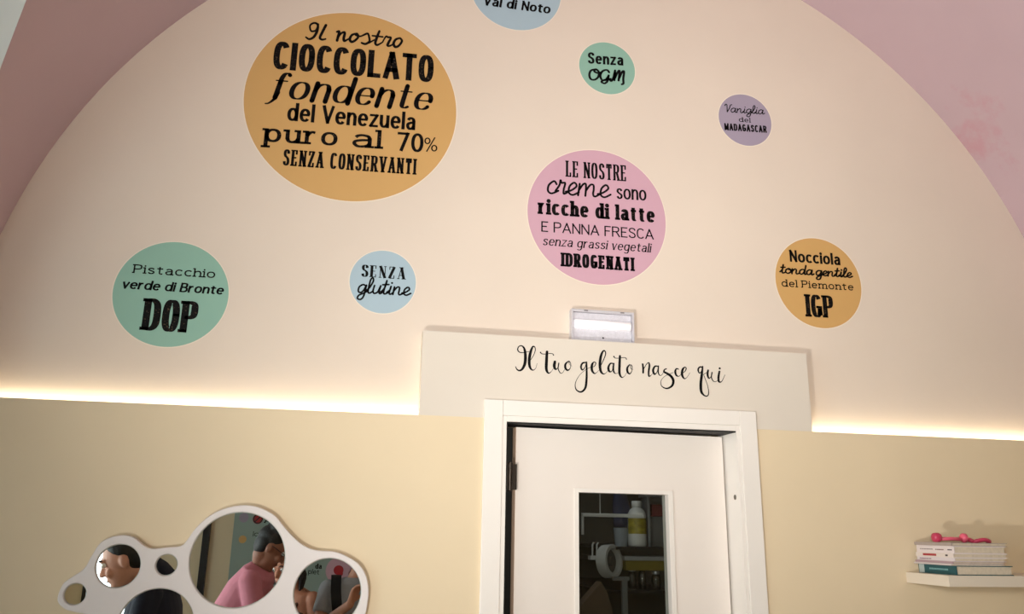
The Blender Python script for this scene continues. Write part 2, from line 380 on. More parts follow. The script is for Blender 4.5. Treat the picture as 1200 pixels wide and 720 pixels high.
# joined hand: x height .55
S('a', .56, [(.44, .46), (.26, .55), (.06, .38), (.05, .1), (.18, 0), (.34, .14), (.46, .5)], [(.46, .52), (.42, .12), (.48, 0), (.62, .12)])
S('c', .42, [(.38, .42), (.26, .55), (.07, .36), (.06, .1), (.22, 0), (.48, .14)])
S('d', .58, [(.44, .46), (.26, .55), (.06, .38), (.05, .1), (.18, 0), (.34, .14), (.46, .5)], [(.52, 1.0), (.44, .14), (.5, 0), (.64, .12)])
S('e', .42, [(-.06, .12), (.16, .2), (.36, .4), (.25, .55), (.08, .38), (.07, .1), (.24, 0), (.48, .14)])
S('g', .54, [(.44, .46), (.26, .55), (.06, .38), (.05, .1), (.18, 0), (.34, .14), (.46, .5)], [(.46, .52), (.42, -.2), (.28, -.46), (.08, -.4), (.14, -.18), (.4, -.02), (.6, .14)])
S('i', .28, [(-.06, .12), (.1, .3), (.13, .54)], [(.13, .54), (.09, .12), (.16, 0), (.34, .14)], ('dot', .15, .78))
S('l', .32, [(-.06, .12), (.14, .4), (.28, .85), (.2, 1.05), (.1, .85), (.08, .15), (.18, 0), (.38, .14)])
S('n', .62, [(.06, .52), (.04, 0)], [(.05, .22), (.22, .5), (.36, .5), (.38, .3), (.37, .1), (.46, 0), (.68, .14)])
S('m', .9, [(.06, .52), (.04, 0)], [(.05, .22), (.2, .5), (.32, .5), (.34, 0)], [(.34, .22), (.5, .5), (.63, .5), (.66, .3), (.65, .1), (.74, 0), (.96, .14)])
S('o', .5, [(.26, .55), (.06, .38), (.05, .12), (.22, 0), (.42, .16), (.43, .42), (.27, .55), (.3, .42), (.56, .42)])
S('r', .42, [(-.06, .12), (.08, .4), (.1, .62), (.16, .5), (.3, .5), (.27, .2), (.3, .02), (.48, .14)])
S('s', .4, [(-.06, .12), (.14, .36), (.22, .6), (.26, .4), (.36, .15), (.22, 0), (.06, .08)], [(.22, 0), (.46, .14)])
S('t', .36, [(-.06, .12), (.12, .4), (.18, .9)], [(.18, .92), (.11, .2), (.18, 0), (.42, .14)], [(-.02, .62), (.34, .66)])
S('u', .58, [(.08, .54), (.05, .14), (.16, 0), (.34, .12), (.44, .5)], [(.45, .54), (.42, .12), (.5, 0), (.64, .14)])
S('I', .5, [(.1, .85), (.02, .7), (.16, .62), (.4, .8), (.36, 1.02), (.18, .95), (.1, .75)], [(.36, 1.02), (.42, .6), (.34, .15), (.14, 0), (-.04, .1)])
S('V', .56, [(-.02, .8), (.04, .98), (.16, .95), (.2, .6), (.24, 0)], [(.24, 0), (.42, .5), (.5, .9), (.62, .98)])
S('O', .66, [(.4, 1), (.1, .85), (.02, .45), (.14, .06), (.38, .02), (.58, .3), (.58, .75), (.4, .98), (.3, .8), (.5, .66), (.74, .74)])
S('G', .68, [(.56, .8), (.4, 1), (.14, .85), (.04, .45), (.16, .06), (.38, .06), (.54, .4)], [(.55, .5), (.52, 0), (.36, -.26), (.16, -.14), (.3, .04), (.7, .2)])
S('M', .95, [(-.02, .1), (.08, 0), (.18, .3), (.24, 1)], [(.24, 1), (.26, .1)], [(.28, .3), (.42, .9), (.52, .96), (.52, .1)], [(.54, .3), (.68, .9), (.8, .96), (.8, .3), (.84, -.14), (.74, -.24)])

def ribbon(mb, P, wf, to3, cap_round=True):
    """P: list of (x,y) in text units, wf(i, dx, dy) -> full width, to3(x,y) -> 3D"""
    k = len(P); Lv, Rv = [], []
    for i in range(k):
        a = P[max(0, i - 1)]; b = P[min(k - 1, i + 1)]; dx, dy = b[0] - a[0], b[1] - a[1]; L = math.hypot(dx, dy) or 1e-6
        dx /= L; dy /= L; w = wf(i, dx, dy) / 2; x, y = P[i][0], P[i][1]
        Lv.append((x - dy * w, y + dx * w)); Rv.append((x + dy * w, y - dx * w))
    o = len(mb.v)
    for q in Lv + Rv: mb.v.append(to3(*q))
    for i in range(k - 1): mb.f.append((o + i, o + i + 1, o + k + i + 1, o + k + i))
    if cap_round:
        for i in (0, k - 1):
            w = math.hypot(Lv[i][0] - Rv[i][0], Lv[i][1] - Rv[i][1]) / 2
            disc(mb, P[i][0], P[i][1], w, to3)
def disc(mb, x, y, r, to3, n=10):
    o = len(mb.v)
    for j in range(n): mb.v.append(to3(x + r * cos(2 * pi * j / n), y + r * sin(2 * pi * j / n)))
    mb.f.append(tuple(range(o, o + n)))
def rect(mb, x0, x1, y0, y1, to3):
    o = len(mb.v)
    for q in ((x0, y0), (x1, y0), (x1, y1), (x0, y1)): mb.v.append(to3(*q))
    mb.f.append((o, o + 1, o + 2, o + 3))

class ST:
    def __init__(s, thick, thin, slab=0, slant=0, script=False, track=.1, rnd=False, tick=True, space=.3, minsx=.7):
        s.__dict__.update(thick=thick, thin=thin, slab=slab, slant=slant, script=script, track=track, rnd=rnd, tick=tick, space=space, minsx=minsx)
STY = dict(
    grot=ST(.21, .175, track=.065, space=.3, minsx=.55), sansb=ST(.205, .155, track=.06, space=.36), sansbi=ST(.21, .155, slant=.14, track=.04, space=.40),
    light=ST(.13, .11, track=.09, space=.40), clar=ST(.2, .115, slab=.05, track=.11, space=.36, minsx=.44), heavy=ST(.23, .14, slab=.05, track=.08, space=.34, minsx=.5),
    big=ST(.21, .10, slab=.05, track=.045, minsx=.4),
    type=ST(.165, .135, slab=.11, track=.2, space=.44), typeb=ST(.19, .12, slab=.12, track=.2, space=.4, minsx=.8), didone=ST(.22, .06, slab=.07, track=.14, space=.4),
    diditalic=ST(.17, .05, slab=0, slant=.22, track=.09, rnd=True, space=.4), serifital=ST(.14, .085, slab=.03, slant=.18, track=.09, space=.36),
    hand=ST(.12, .115, slant=.12, script=True, rnd=True), handb=ST(.2, .15, slant=.12, script=True, rnd=True), handthin=ST(.088, .082, slant=.1, script=True, rnd=True),
    digits=ST(.16, .13, track=.10), pct=ST(.09, .08, track=.1))

def line(parent, conv, Y, text, style, x0, y0, x1, y1, h, m=None, name='lettering', at=at):
    """one line of lettering: baseline from (x0,y0) to (x1,y1), capital height h, in zoomed pixels of conv=(ox,oy,scale)"""
    st = STY[style]; ox, oy, sc = conv
    B0 = at(ox + x0 / sc, oy + y0 / sc, Y); B1 = at(ox + x1 / sc, oy + y1 / sc, Y); T = at(ox + x0 / sc, oy + (y0 - h) / sc, Y)
    H = T.z - B0.z; Lw = B1.x - B0.x
    ex = Vector((B1.x - B0.x, 0, B1.z - B0.z)).normalized()
    scr = lambda ch: st.script and ch in GS
    k = 1.0
    while True:                                  # fit the letter widths; thin the strokes when a line is tight
        th, tn, gap, sl = st.thick * k, st.thin * k, st.track * k, st.slab * k
        sw = fix = 0; last = len(text) - 1
        for i, ch in enumerate(text):
            if ch == ' ': fix += st.space * k; continue
            w, sp = (GS if scr(ch) else GL)[ch]; sw += w
            if not scr(ch): fix += th + (gap if i < last else 0)
        if scr(text[0]): fix += th
        sx = (Lw / H - fix - sl * 1.2 - st.slant * .5) / max(sw, .01)
        if sx > st.minsx or k < .45: break
        k *= .95
    lay = []; x = th / 2 + sl * .6
    for ch in text:
        if ch == ' ': x += st.space * k; continue
        w, sp = (GS if scr(ch) else GL)[ch]; lay.append((ch, x)); x += w * sx + (0 if scr(ch) else th + gap)
    def to3(x, y): return B0 + ex * (x * H) + Vector((0, 0, y * H))
    mb = MB()
    for ch, x in lay:
        script = st.script and ch in GS
        w, sp = (GS if script else GL)[ch]
        big = .5 if script else tn / 2
        def tr(p):
            y = p[1] if script else (tn / 2 + p[1] * (1 - tn) if p[1] >= 0 else p[1] + tn / 2)
            return (x + p[0] * sx + st.slant * y, y)
        for s_ in sp:
            if script:
                if s_[0] == 'dot': q = tr((s_[1], s_[2])); disc(mb, q[0], q[1], th * .6, to3); continue
                P = [tr(p) for p in spline(s_, 8)]
                ribbon(mb, P, lambda i, dx, dy: tn + (th - tn) * abs(dy), to3, True); continue
            kd, pts = s_
            if kd == 'd': q = tr(pts[0]); disc(mb, q[0], q[1], th * .58, to3, 14); continue
            if kd == 'o':
                P = [tr(p) for p in spline(pts, 2, True)]; P += P[:2]
                ribbon(mb, P, lambda i, dx, dy: tn + (th - tn) * abs(dy) ** 1.3, to3, False); continue
            if kd == 's':
                P = [tr(p) for p in spline(pts, 6)]
                ribbon(mb, P, lambda i, dx, dy: tn + (th - tn) * abs(dy) ** 1.3, to3, st.rnd); continue
            P = [tr(p) for p in pts]; a, b = Vector(P[0]), Vector(P[1]); dv = (b - a).normalized()
            wd = tn if kd in 'tc' and abs(dv.x) > .7 else (th if kd in 'lk' or kd == 'c' else (tn * .5 + th * .5 if st.thin > .09 else tn))
            if kd == 'c' and abs(dv.x) < .7: wd = th if style != 'pct' else tn
            ext = tn / 2
            a2 = a - dv * ext; b2 = b + dv * ext
            if abs(dv.x) > .5 and abs(dv.y) > .2:   # diagonals end square on the line
                pass
            ribbon(mb, [tuple(a2), tuple(b2)], lambda i, dx, dy: wd, to3, st.rnd)
            if st.slab and kd in 'lt':
                for e, other in ((a, b), (b, a)):
                    yy = e[1]; raw = pts[0] if e is a else pts[1]
                    if abs((b - a).y) > abs((b - a).x) * .6 and any(abs(raw[1] - q) < .02 for q in (0, 1, X, -.3)):
                        hwid = wd / 2 + sl
                        l_, r_ = hwid, hwid
                        if ch in 'nhmrupbdil' and raw[1] > .5: r_ = wd / 2
                        if ch in 'G' : l_ = r_ = wd / 2
                        if ch in 'DBPR' and pts[0][0] == 0: r_ = wd / 2
                        rect(mb, e[0] - l_, e[0] + r_, yy - tn / 2, yy + tn / 2, to3)
                    elif abs(dv.x) > .9 and st.tick and e is b and kd == 't':
                        up = -1 if raw[1] > .5 else 1
                        rect(mb, e[0] - tn * .6, e[0] + tn * .6, yy - tn / 2 if up > 0 else yy - .24, yy + .24 if up > 0 else yy + tn / 2, to3)
    return mb.build(name, m or ink, parent)

def traced(mb, conv, Y, strokes, wk=1.2):
    ox, oy, sc = conv
    for s_ in strokes:
        P = spline(s_, 10)
        def to3(x, y): return at(ox + x / sc, oy + y / sc, Y)
        ribbon(mb, [(p[0], p[1]) for p in P], lambda i, dx, dy: P[i][2] * wk, to3, True)

# ================================================================== WALL STICKERS
def fixed(name, rgb): return mat(name, rgb, .55, noise=.012, nscale=12)
SK = dict(orange=fixed('orange_vinyl', (209, 165, 102)), green=fixed('mint_vinyl', (143, 185, 167)), blue=fixed('pale_blue_vinyl', (170, 192, 203)),
          pink=fixed('pink_vinyl', (208, 165, 180)), purple=fixed('mauve_vinyl', (164, 152, 170)))
edge = mat('white_vinyl_edge', (238, 224, 206), .6)
worn = mat('worn_black_vinyl', (9, 7, 7), .6, spec=.15)
def _worn():
    nt = worn.node_tree; b = nt.nodes['Principled BSDF']
    n = nt.nodes.new('ShaderNodeTexNoise'); n.inputs['Scale'].default_value = 160; n.inputs['Detail'].default_value = 3
    tc = nt.nodes.new('ShaderNodeTexCoord'); nt.links.new(tc.outputs['Object'], n.inputs['Vector'])
    r = nt.nodes.new('ShaderNodeValToRGB'); r.color_ramp.elements[0].position = .6; r.color_ramp.elements[1].position = .7
    r.color_ramp.elements[0].color = lin((9, 7, 7)); r.color_ramp.elements[1].color = lin((84, 68, 52))
    nt.links.new(n.outputs['Fac'], r.inputs['Fac']); nt.links.new(r.outputs['Color'], b.inputs['Base Color'])
_worn()
YS = YU - .0012
def sticker(x, z, r, mk, label):
    c = Vector((x, YU, Z0 + z)); t = thing('wall_sticker', c, label, 'sticker', 'round stickers on the wall')
    MB().lathe(c, (0, -1, 0), [(r, 0), (r, .0010)], 96).build('disc', SK[mk], t)
    b = MB(); n = 96
    for i in range(n):
        a = 2 * pi * i / n; b.v += [c + Vector((r * cos(a), -.0011, r * sin(a))), c + Vector(((r + .0032) * cos(a), -.0011, (r + .0032) * sin(a)))]
    b.f += [(2 * i, 2 * i + 1, (2 * i + 3) % (2 * n), (2 * i + 2) % (2 * n)) for i in range(n)]
    b.build('border', edge, t)
    return t
YT = YU - .0016
t = sticker(-.4978, 1.0556, .3751, 'orange', 'large orange round wall sticker about dark chocolate from Venezuela')
cv = (310, 10, 5.714)
mb = MB()
traced(mb, cv, YT, wk=1.45, strokes=[
    [(340, 150, 9), (312, 150, 9), (305, 115, 9), (330, 97, 9), (356, 108, 11), (352, 150, 13), (330, 190, 12), (300, 205, 10), (277, 192, 8)], [(340, 150, 8), (356, 125, 9), (360, 105, 9)],
    [(411, 112, 13), (386, 160, 13), (371, 195, 12), (385, 208, 10), (409, 204, 8)],
])
mb.build('lettering', ink, t); mb = MB()
traced(mb, cv, YT, wk=1.45, strokes=[
    [(484, 156, 9), (500, 155, 12), (492, 190, 13), (486, 214, 13)], [(490, 195, 10), (515, 165, 10), (537, 162, 12), (530, 200, 13), (536, 217, 11), (568, 200, 7)],
    [(612, 168, 9), (585, 178, 11), (571, 205, 13), (582, 223, 12), (606, 214, 11), (628, 188, 11), (618, 168, 10), (610, 178, 8), (640, 186, 8), (662, 178, 8)],
    [(662, 178, 9), (690, 168, 10), (700, 190, 10), (702, 220, 11), (676, 237, 11), (650, 230, 9)], [(700, 230, 8), (735, 210, 7)],
    [(769, 152, 11), (750, 200, 13), (742, 232, 12), (756, 244, 10), (790, 226, 7)], [(722, 182, 8), (792, 190, 8)],
    [(790, 226, 7), (812, 188, 8), (826, 192, 10), (846, 196, 10), (832, 225, 12), (824, 246, 12), (840, 250, 9), (866, 236, 7)],
    [(905, 198, 9), (878, 208, 11), (864, 236, 13), (876, 257, 12), (900, 248, 11), (920, 218, 11), (908, 198, 9)]])
mb.build('lettering', ink, t)
cv = (270, 0, 2.88)
line(t, cv, YT, 'CIOCCOLATO', 'grot', 141, 232, 684, 279, 95, worn)
line(t, cv, YT, 'fondente', 'diditalic', 128, 328, 684, 374, 88)
mb = MB(); cv2 = (310, 10, 5.714)
traced(mb, cv2, YT, [[(92, 560, 22), (70, 600, 18), (30, 632, 10), (4, 636, 7)]]); mb.build('lettering', ink, t)
line(t, cv, YT, 'del Venezuela', 'sansb', 190, 407, 625, 440, 62)
line(t, cv, YT, 'puro', 'typeb', 107, 478, 365, 493, 64, worn); line(t, cv, YT, 'al', 'typeb', 403, 496, 512, 503, 64, worn)
line(t, cv, YT, '70', 'digits', 560, 509, 650, 515, 64)
line(t, cv, YT, '%', 'pct', 652, 512, 698, 514, 50)
line(t, cv, YT, 'SENZA CONSERVANTI', 'clar', 174, 558, 627, 590, 55)
t = sticker(.4615, 1.3333, .1137, 'green', 'small mint green round sticker near the top reading Senza OGM'); cv = (540, 0, 3.158)
line(t, cv, YT, 'Senza', 'sansb', 470, 235, 603, 243, 42); line(t, cv, YT, 'OGM', 'handb', 468, 294, 616, 304, 40)
t = sticker(1.0319, 1.1775, .1131, 'purple', 'mauve round sticker at upper right about Madagascar vanilla'); cv = (830, 100, 9)
line(t, cv, YT, 'Vaniglia', 'hand', 168, 279, 598, 305, 80); line(t, cv, YT, 'del', 'typeb', 320, 384, 450, 394, 50); line(t, cv, YT, 'MADAGASCAR', 'grot', 172, 473, 620, 502, 74)
t = sticker(.415, .7096, .2651, 'pink', 'pink round wall sticker above the door about milk and fresh cream'); cv = (600, 170, 4.235)
line(t, cv, YT, 'LE NOSTRE', 'clar', 266, 157, 570, 181, 80); line(t, cv, YT, 'creme', 'handthin', 165, 238, 492, 262, 112); line(t, cv, YT, 'sono', 'sansb', 518, 267, 668, 277, 74)
line(t, cv, YT, 'ricche di latte', 'heavy', 128, 342, 712, 386, 78, worn); line(t, cv, YT, 'E PANNA FRESCA', 'light', 145, 430, 704, 470, 52)
line(t, cv, YT, 'senza grassi vegetali', 'serifital', 150, 497, 693, 534, 46); line(t, cv, YT, 'IDROGENATI', 'heavy', 242, 602, 609, 627, 68)
t = sticker(-1.0237, .3063, .1765, 'green', 'mint green round sticker at far left about Bronte pistachio'); cv = (120, 270, 4.8)
line(t, cv, YT, 'Pistacchio', 'type', 168, 240, 636, 270, 50, worn); line(t, cv, YT, 'verde di Bronte', 'sansbi', 105, 327, 682, 363, 54); line(t, cv, YT, 'DOP', 'big', 210, 560, 530, 580, 180, worn)
t = sticker(-.3515, .3974, .1119, 'blue', 'small pale blue round sticker reading SENZA glutine'); cv = (400, 285, 8)
line(t, cv, YT, 'SENZA', 'didone', 180, 313, 602, 342, 112); line(t, cv, YT, 'glutine', 'hand', 140, 462, 655, 492, 138)
t = sticker(1.2919, .5184, .1797, 'orange', 'orange round sticker at right about Piemonte hazelnut'); cv = (900, 270, 5.76)
line(t, cv, YT, 'Nocciola', 'sansb', 148, 212, 492, 237, 80); line(t, cv, YT, 'tonda gentile', 'handb', 80, 287, 575, 320, 60)
line(t, cv, YT, 'del Piemonte', 'type', 90, 380, 582, 408, 50); line(t, cv, YT, 'IGP', 'big', 256, 582, 452, 594, 150, worn)
# top one, cut by the frame: circle through three points of its lower edge
pa, pb, pc = (at(555, 0, YU), at(656.8, 0, YU), at(610, 35.6, YU))
def circ3(a, b, c):
    A = Matrix(((2 * (b.x - a.x), 2 * (b.z - a.z)), (2 * (c.x - a.x), 2 * (c.z - a.z))))
    s = A.inverted() @ Vector((b.x ** 2 - a.x ** 2 + b.z ** 2 - a.z ** 2, c.x ** 2 - a.x ** 2 + c.z ** 2 - a.z ** 2))
    return s.x, s.y, math.hypot(a.x - s.x, a.z - s.y)
cx_, cz_, r_ = circ3(pa, pb, pc)
t = sticker(cx_, cz_ - Z0, r_, 'blue', 'pale blue round sticker cut by the top edge reading Val di Noto'); cv = (500, 0, 5.4545)
line(t, cv, YT, 'Val di Noto', 'sansbi', 358, 32, 793, 89, 62)

# lettering on the panel above the door
YP = YL - .0026; t = thing('wall_lettering', (.5, YP, 2.26), 'black handwritten style lettering on the panel above the door', 'lettering'); mb = MB()
traced(mb, (600, 395, 12), YP, [
    [(250, 205, 5), (200, 212, 7), (160, 222, 9), (105, 215, 12), (80, 180, 14), (95, 138, 12), (135, 126, 14), (172, 165, 24), (188, 260, 34), (182, 370, 34), (150, 445, 28), (110, 474, 20), (72, 460, 14), (50, 420, 8)],
    [(265, 320, 8), (305, 255, 8), (328, 185, 10), (318, 142, 12), (290, 142, 20), (260, 220, 32), (242, 330, 34), (252, 425, 28), (290, 468, 14), (330, 445, 5), (354, 375, 4)],
])
mb.build('word', ink, t); mb = MB()
traced(mb, (600, 395, 12), YP, [
    [(400, 218, 15), (420, 238, 9), (470, 242, 8), (530, 234, 8), (572, 240, 9), (584, 258, 13)],
    [(492, 210, 30), (486, 330, 34), (484, 455, 32), (512, 510, 18), (550, 490, 6), (585, 440, 4), (596, 410, 4)],
    [(603, 350, 30), (594, 410, 34), (612, 455, 22), (640, 440, 8), (656, 395, 10)], [(658, 370, 14), (650, 450, 12), (680, 508, 10), (712, 505, 6), (745, 450, 4)],
    [(790, 345, 12), (752, 385, 24), (752, 440, 26), (784, 470, 18), (818, 440, 8), (826, 380, 8), (800, 340, 10), (808, 385, 5), (840, 412, 4)]])
mb.build('word', ink, t); mb = MB()
traced(mb, (670, 400, 12), YP, [
    [(195, 300, 16), (150, 312, 20), (130, 365, 22), (150, 405, 16), (185, 370, 8), (203, 310, 10)],
    [(207, 295, 18), (210, 400, 22), (208, 540, 26), (190, 660, 26), (130, 715, 20), (62, 680, 14), (52, 590, 8), (110, 480, 5), (200, 400, 5), (270, 365, 5)],
    [(270, 365, 5), (318, 355, 8), (338, 310, 12), (312, 295, 12), (285, 335, 28), (285, 410, 28), (318, 455, 16), (352, 440, 5), (390, 400, 4)],
    [(390, 385, 5), (435, 290, 10), (475, 190, 12), (468, 142, 14), (440, 142, 20), (408, 220, 30), (396, 340, 32), (410, 425, 28), (445, 462, 14), (485, 445, 5), (515, 400, 4)],
    [(590, 318, 12), (545, 315, 18), (515, 370, 26), (528, 425, 24), (565, 420, 8), (590, 330, 10)], [(590, 315, 18), (584, 400, 22), (602, 448, 14), (630, 455, 5), (660, 440, 4)],
    [(592, 216, 16), (612, 238, 9), (660, 240, 8), (720, 232, 8), (758, 236, 9), (770, 256, 12)],
    [(678, 210, 26), (672, 330, 30), (672, 450, 28), (700, 508, 16), (740, 495, 5), (775, 440, 4)],
    [(815, 330, 12), (782, 375, 24), (785, 430, 24), (815, 460, 16), (845, 420, 8), (848, 355, 10), (828, 335, 9), (830, 385, 7), (860, 400, 4)]])
mb.build('word', ink, t); mb = MB()
traced(mb, (745, 415, 10.909), YP, [
    [(88, 130, 18), (95, 180, 20), (95, 240, 20)], [(98, 200, 7), (135, 135, 8), (165, 112, 12), (175, 150, 20), (165, 230, 20), (170, 285, 16), (200, 270, 5), (225, 235, 4)],
    [(285, 158, 12), (245, 160, 18), (222, 210, 24), (240, 258, 20), (270, 235, 8), (288, 170, 8)], [(290, 155, 14), (288, 235, 14), (308, 275, 8), (340, 262, 5), (360, 210, 5)],
    [(392, 192, 12), (370, 200, 14), (362, 228, 20), (400, 250, 24), (450, 285, 26), (480, 340, 28), (465, 405, 24), (400, 442, 16), (335, 415, 10), (320, 360, 7), (345, 310, 5), (400, 270, 5), (480, 238, 5)],
    [(545, 195, 12), (520, 190, 14), (505, 225, 22), (520, 275, 18), (552, 285, 8), (580, 262, 4)],
    [(585, 250, 5), (622, 230, 8), (645, 190, 12), (628, 170, 12), (600, 200, 24), (592, 265, 26), (620, 315, 14), (655, 300, 5), (692, 240, 4)],
])
mb.build('word', ink, t); mb = MB()
traced(mb, (745, 415, 10.909), YP, [
    [(852, 168, 14), (815, 170, 16), (798, 205, 18), (815, 245, 12), (840, 220, 8), (850, 170, 10)],
    [(856, 160, 14), (845, 260, 26), (832, 380, 30), (838, 480, 28), (875, 530, 16), (915, 538, 12), (932, 500, 10), (920, 410, 7), (875, 285, 6), (868, 262, 5), (905, 240, 6), (920, 215, 6)],
    [(925, 210, 20), (918, 265, 22), (935, 310, 16), (962, 290, 7), (975, 235, 10)], [(975, 240, 14), (968, 300, 12), (990, 345, 9), (1022, 355, 6), (1050, 335, 4)],
    [(1070, 225, 20), (1058, 300, 24), (1065, 355, 20), (1100, 350, 8), (1140, 270, 5)], [(1072, 184, 22), (1074, 186, 22)]])
mb.build('word', ink, t)

# ================================================================== EMERGENCY LAMP
YE = .034
lamp_p0 = at(669.7, 394.6, YE); lamp_p1 = at(743.7, 399.3, YE)
lx0, lx1 = lamp_p0.x, lamp_p1.x; lz0 = PZ1; lz1 = (at(669.9, 362, YE).z + at(743.9, 367.7, YE).z) / 2 + .002
lamp = thing('emergency_lamp', ((lx0 + lx1) / 2, YU, lz0), 'white emergency lamp with a clear cover standing on the panel above the door', 'lamp')
plas = mat('white_plastic', (226, 222, 222), .4)
MB().box(lx0, lx1, YE + .02, YU, lz0, lz1).build('housing', plas, lamp, bevel=.003)
refl = mat('satin_reflector', (226, 223, 228), .5, noise=.07, nscale=90)
fr = MB()
for a in ((lx0, lx1, lz0, lz0 + .009), (lx0, lx1, lz1 - .008, lz1), (lx0, lx0 + .007, lz0 + .009, lz1 - .008), (lx1 - .006, lx1, lz0 + .009, lz1 - .008)):
    fr.box(a[0], a[1], YE, YE + .02, a[2], a[3])
fr.build('cover_frame', mat('clear_grey_plastic', (204, 200, 204), .3), lamp)
zc = lz0 + (lz1 - lz0) * .56
MB().box(lx0 + .008, lx1 - .007, YE + .015, YE + .0195, lz0 + .010, lz1 - .009).build('reflector', refl, lamp)
MB().lathe((lx0 + .012, YE + .010, zc), (1, 0, 0), [(.014, 0), (.0165, .002), (.0165, lx1 - lx0 - .026), (.014, lx1 - lx0 - .024)], 20).build('tube', mat('white_tube', (252, 250, 252), .3, emit=(255, 250, 250), estr=.3), lamp, smooth=True)
MB().box(lx0 + .008, lx1 - .007, YE - .0005 + .002, YE + .0035, lz0 + .0095, lz1 - .0085).build('cover', glass_mat('clear_plastic', (.985, .985, .99, 1), .04, .1), lamp)
for fx in (.2, .78):
    for zz in (lz0 + .0005, lz1 - .006): MB().box(lx0 + fx * (lx1 - lx0), lx0 + fx * (lx1 - lx0) + .014, YE - .002, YE + .008, zz, zz + .004).build('clip', mat('grey_clip', (120, 112, 110), .5), lamp)
MB().lathe((lx0 + .5 * (lx1 - lx0), YE + .0015, lz0 + .018), (0, -1, 0), [(.0035, 0), (.0025, .002)], 12).build('indicator', mat('dark_led', (60, 58, 62), .3), lamp)

# ================================================================== BUBBLE MIRROR
YFR = -.016                                     # front of the mirror frame
out_px = [(67, 703.5), (72.7, 686), (82, 678), (98, 667), (107.5, 651), (117, 637), (129.7, 630), (145.5, 627.5), (158, 631), (169, 640), (178.7, 643.3), (196, 641.7), (212, 640), (220, 632), (227.8, 621),
          (240.5, 608.5), (256, 599), (275, 593.3), (294, 592.7), (310, 597.4), (322.8, 605.3), (332, 616.4), (341.8, 627.5), (354.5, 638.6), (370, 645), (392.5, 647), (408, 653), (421, 662), (429, 675), (432, 691), (431, 706.7),
          (427, 724), (415, 738), (398, 744), (375, 745), (352, 742), (325, 738), (290, 742), (262, 756), (248, 772), (230, 786), (205, 796), (178, 797), (150, 789), (133, 774), (124, 754), (116, 736), (104, 722), (88, 718), (75, 714)]
outl = spline([(at(x, y, YFR).x, at(x, y, YFR).z) for x, y in out_px], 6, True)
DISC = [((87.7, 696.8), .0295), ((138.3, 663.6), .0602), ((195, 662.4), .0302), ((278.5, 656), .1350), ((384, 695), .0985), ((182, 735), .1035)]
mirror = thing('wall_mirror', (at(260, 690, YL).x, YL, at(260, 690, YL).z), 'white cloud-shaped wall mirror with several round mirror panes', 'mirror')
cu = bpy.data.curves.new('frame_outline', 'CURVE'); cu.dimensions = '2D'; cu.fill_mode = 'BOTH'; cu.extrude = .009; cu.bevel_depth = .003; cu.bevel_resolution = 2; cu.offset = -.003
ctr = []
def addspl(pts):
    s_ = cu.splines.new('POLY'); s_.points.add(len(pts) - 1); s_.use_cyclic_u = True
    for p, q in zip(s_.points, pts): p.co = (q[0], q[1], 0, 1)
addspl(outl)
for (px, py), r in DISC:
    c = at(px, py, YFR); ctr.append((c.x, c.z)); addspl([(c.x + r * cos(2 * pi * i / 72), c.z + r * sin(2 * pi * i / 72)) for i in range(72)])
tmp = bpy.data.objects.new('frame_outline', cu); COL.objects.link(tmp)
dg = bpy.context.evaluated_depsgraph_get(); me = bpy.data.meshes.new_from_object(tmp.evaluated_get(dg))
bpy.data.objects.remove(tmp); bpy.data.curves.remove(cu)
fb = MB(); fb.v = [Vector((p.co.x, (YFR + YL) / 2 - p.co.z * (YL - YFR) / .024, p.co.y)) for p in me.vertices]; fb.f = [tuple(p.vertices) for p in me.polygons]
fb.build('frame', mat('white_mirror_frame', (226, 218, 214), .45), mirror)
bpy.data.meshes.remove(me)
silver = mat('silvered_glass', (232, 238, 234), .0, metal=1.0)
darkedge = mat('mirror_edge', (120, 128, 124), .2, metal=.6)
for (cx, cz), ((px, py), r) in zip(ctr, DISC):
    MB().lathe((cx, YL - .002, cz), (0, -1, 0), [(r + .0005, 0), (r + .0005, .018), (r - .002, .0195)], 72).build('mirror_pane', silver, mirror)

# ================================================================== SHELF AND BOOKS
SX0, SYF, SZ1, SZ0 = 1.489, -.1965, 1.6386, 1.604
shelf = tag(MB().box(SX0, AX + AR - .002, SYF, YL, SZ0, SZ1).build('wall_shelf', mat('white_shelf', (226, 214, 196), .5), bevel=.0015, loc=(1.9, YL, SZ0)),
            'white floating wall shelf right of the door', 'shelf')
paper = mat('book_pages', (214, 200, 178), .8, noise=.08, nscale=90)
def book(pl, pr, z, h, cover, label, marks=None, yb=-.004, yf=-.186, namecat='book', rough=.4):
    x0 = at(pl, 660, yb).x; x1 = at(pr, 660, yf).x; c = Vector(((x0 + x1) / 2, (yb + yf) / 2, z))
    t = thing('book', c, label, namecat, 'books stacked on the wall shelf'); k = min(.0025, h * .16)
    m = mat(label[:30], cover, rough)
    cb = MB(); cb.box(x0, x1, yf, yb, z, z + k).box(x0, x1, yf, yb, z + h - k, z + h)
    cb.box(x0, x0 + .003, yf, yb, z + k, z + h - k)
    cb.build('cover', m, t)
    MB().box(x0 + .003, x1 - .004, yf + .004, yb - .004, z + k, z + h - k).build('pages', paper, t)
    if marks:
        for (f0, f1, g0_, g1_, rgb) in marks:       # bands and rows of print on the spine
            mm = mat('print_%d_%d_%d' % rgb, rgb, .5); q = MB()
            y0, y1 = yb + (yf - yb) * f0, yb + (yf - yb) * f1
            n = max(1, int(abs(y1 - y0) / .006)) if g1_ - g0_ < .5 else 1
            for i in range(n):
                a = y0 + (y1 - y0) * i / n; b = y0 + (y1 - y0) * (i + (.62 + .3 * random.random() if n > 1 else 1)) / n
                q.box(x0 - .0006, x0, min(a, b), max(a, b), z + h * g0_, z + h * g1_)
            q.build('spine_print', mm, t)
    return z + h
z = SZ1
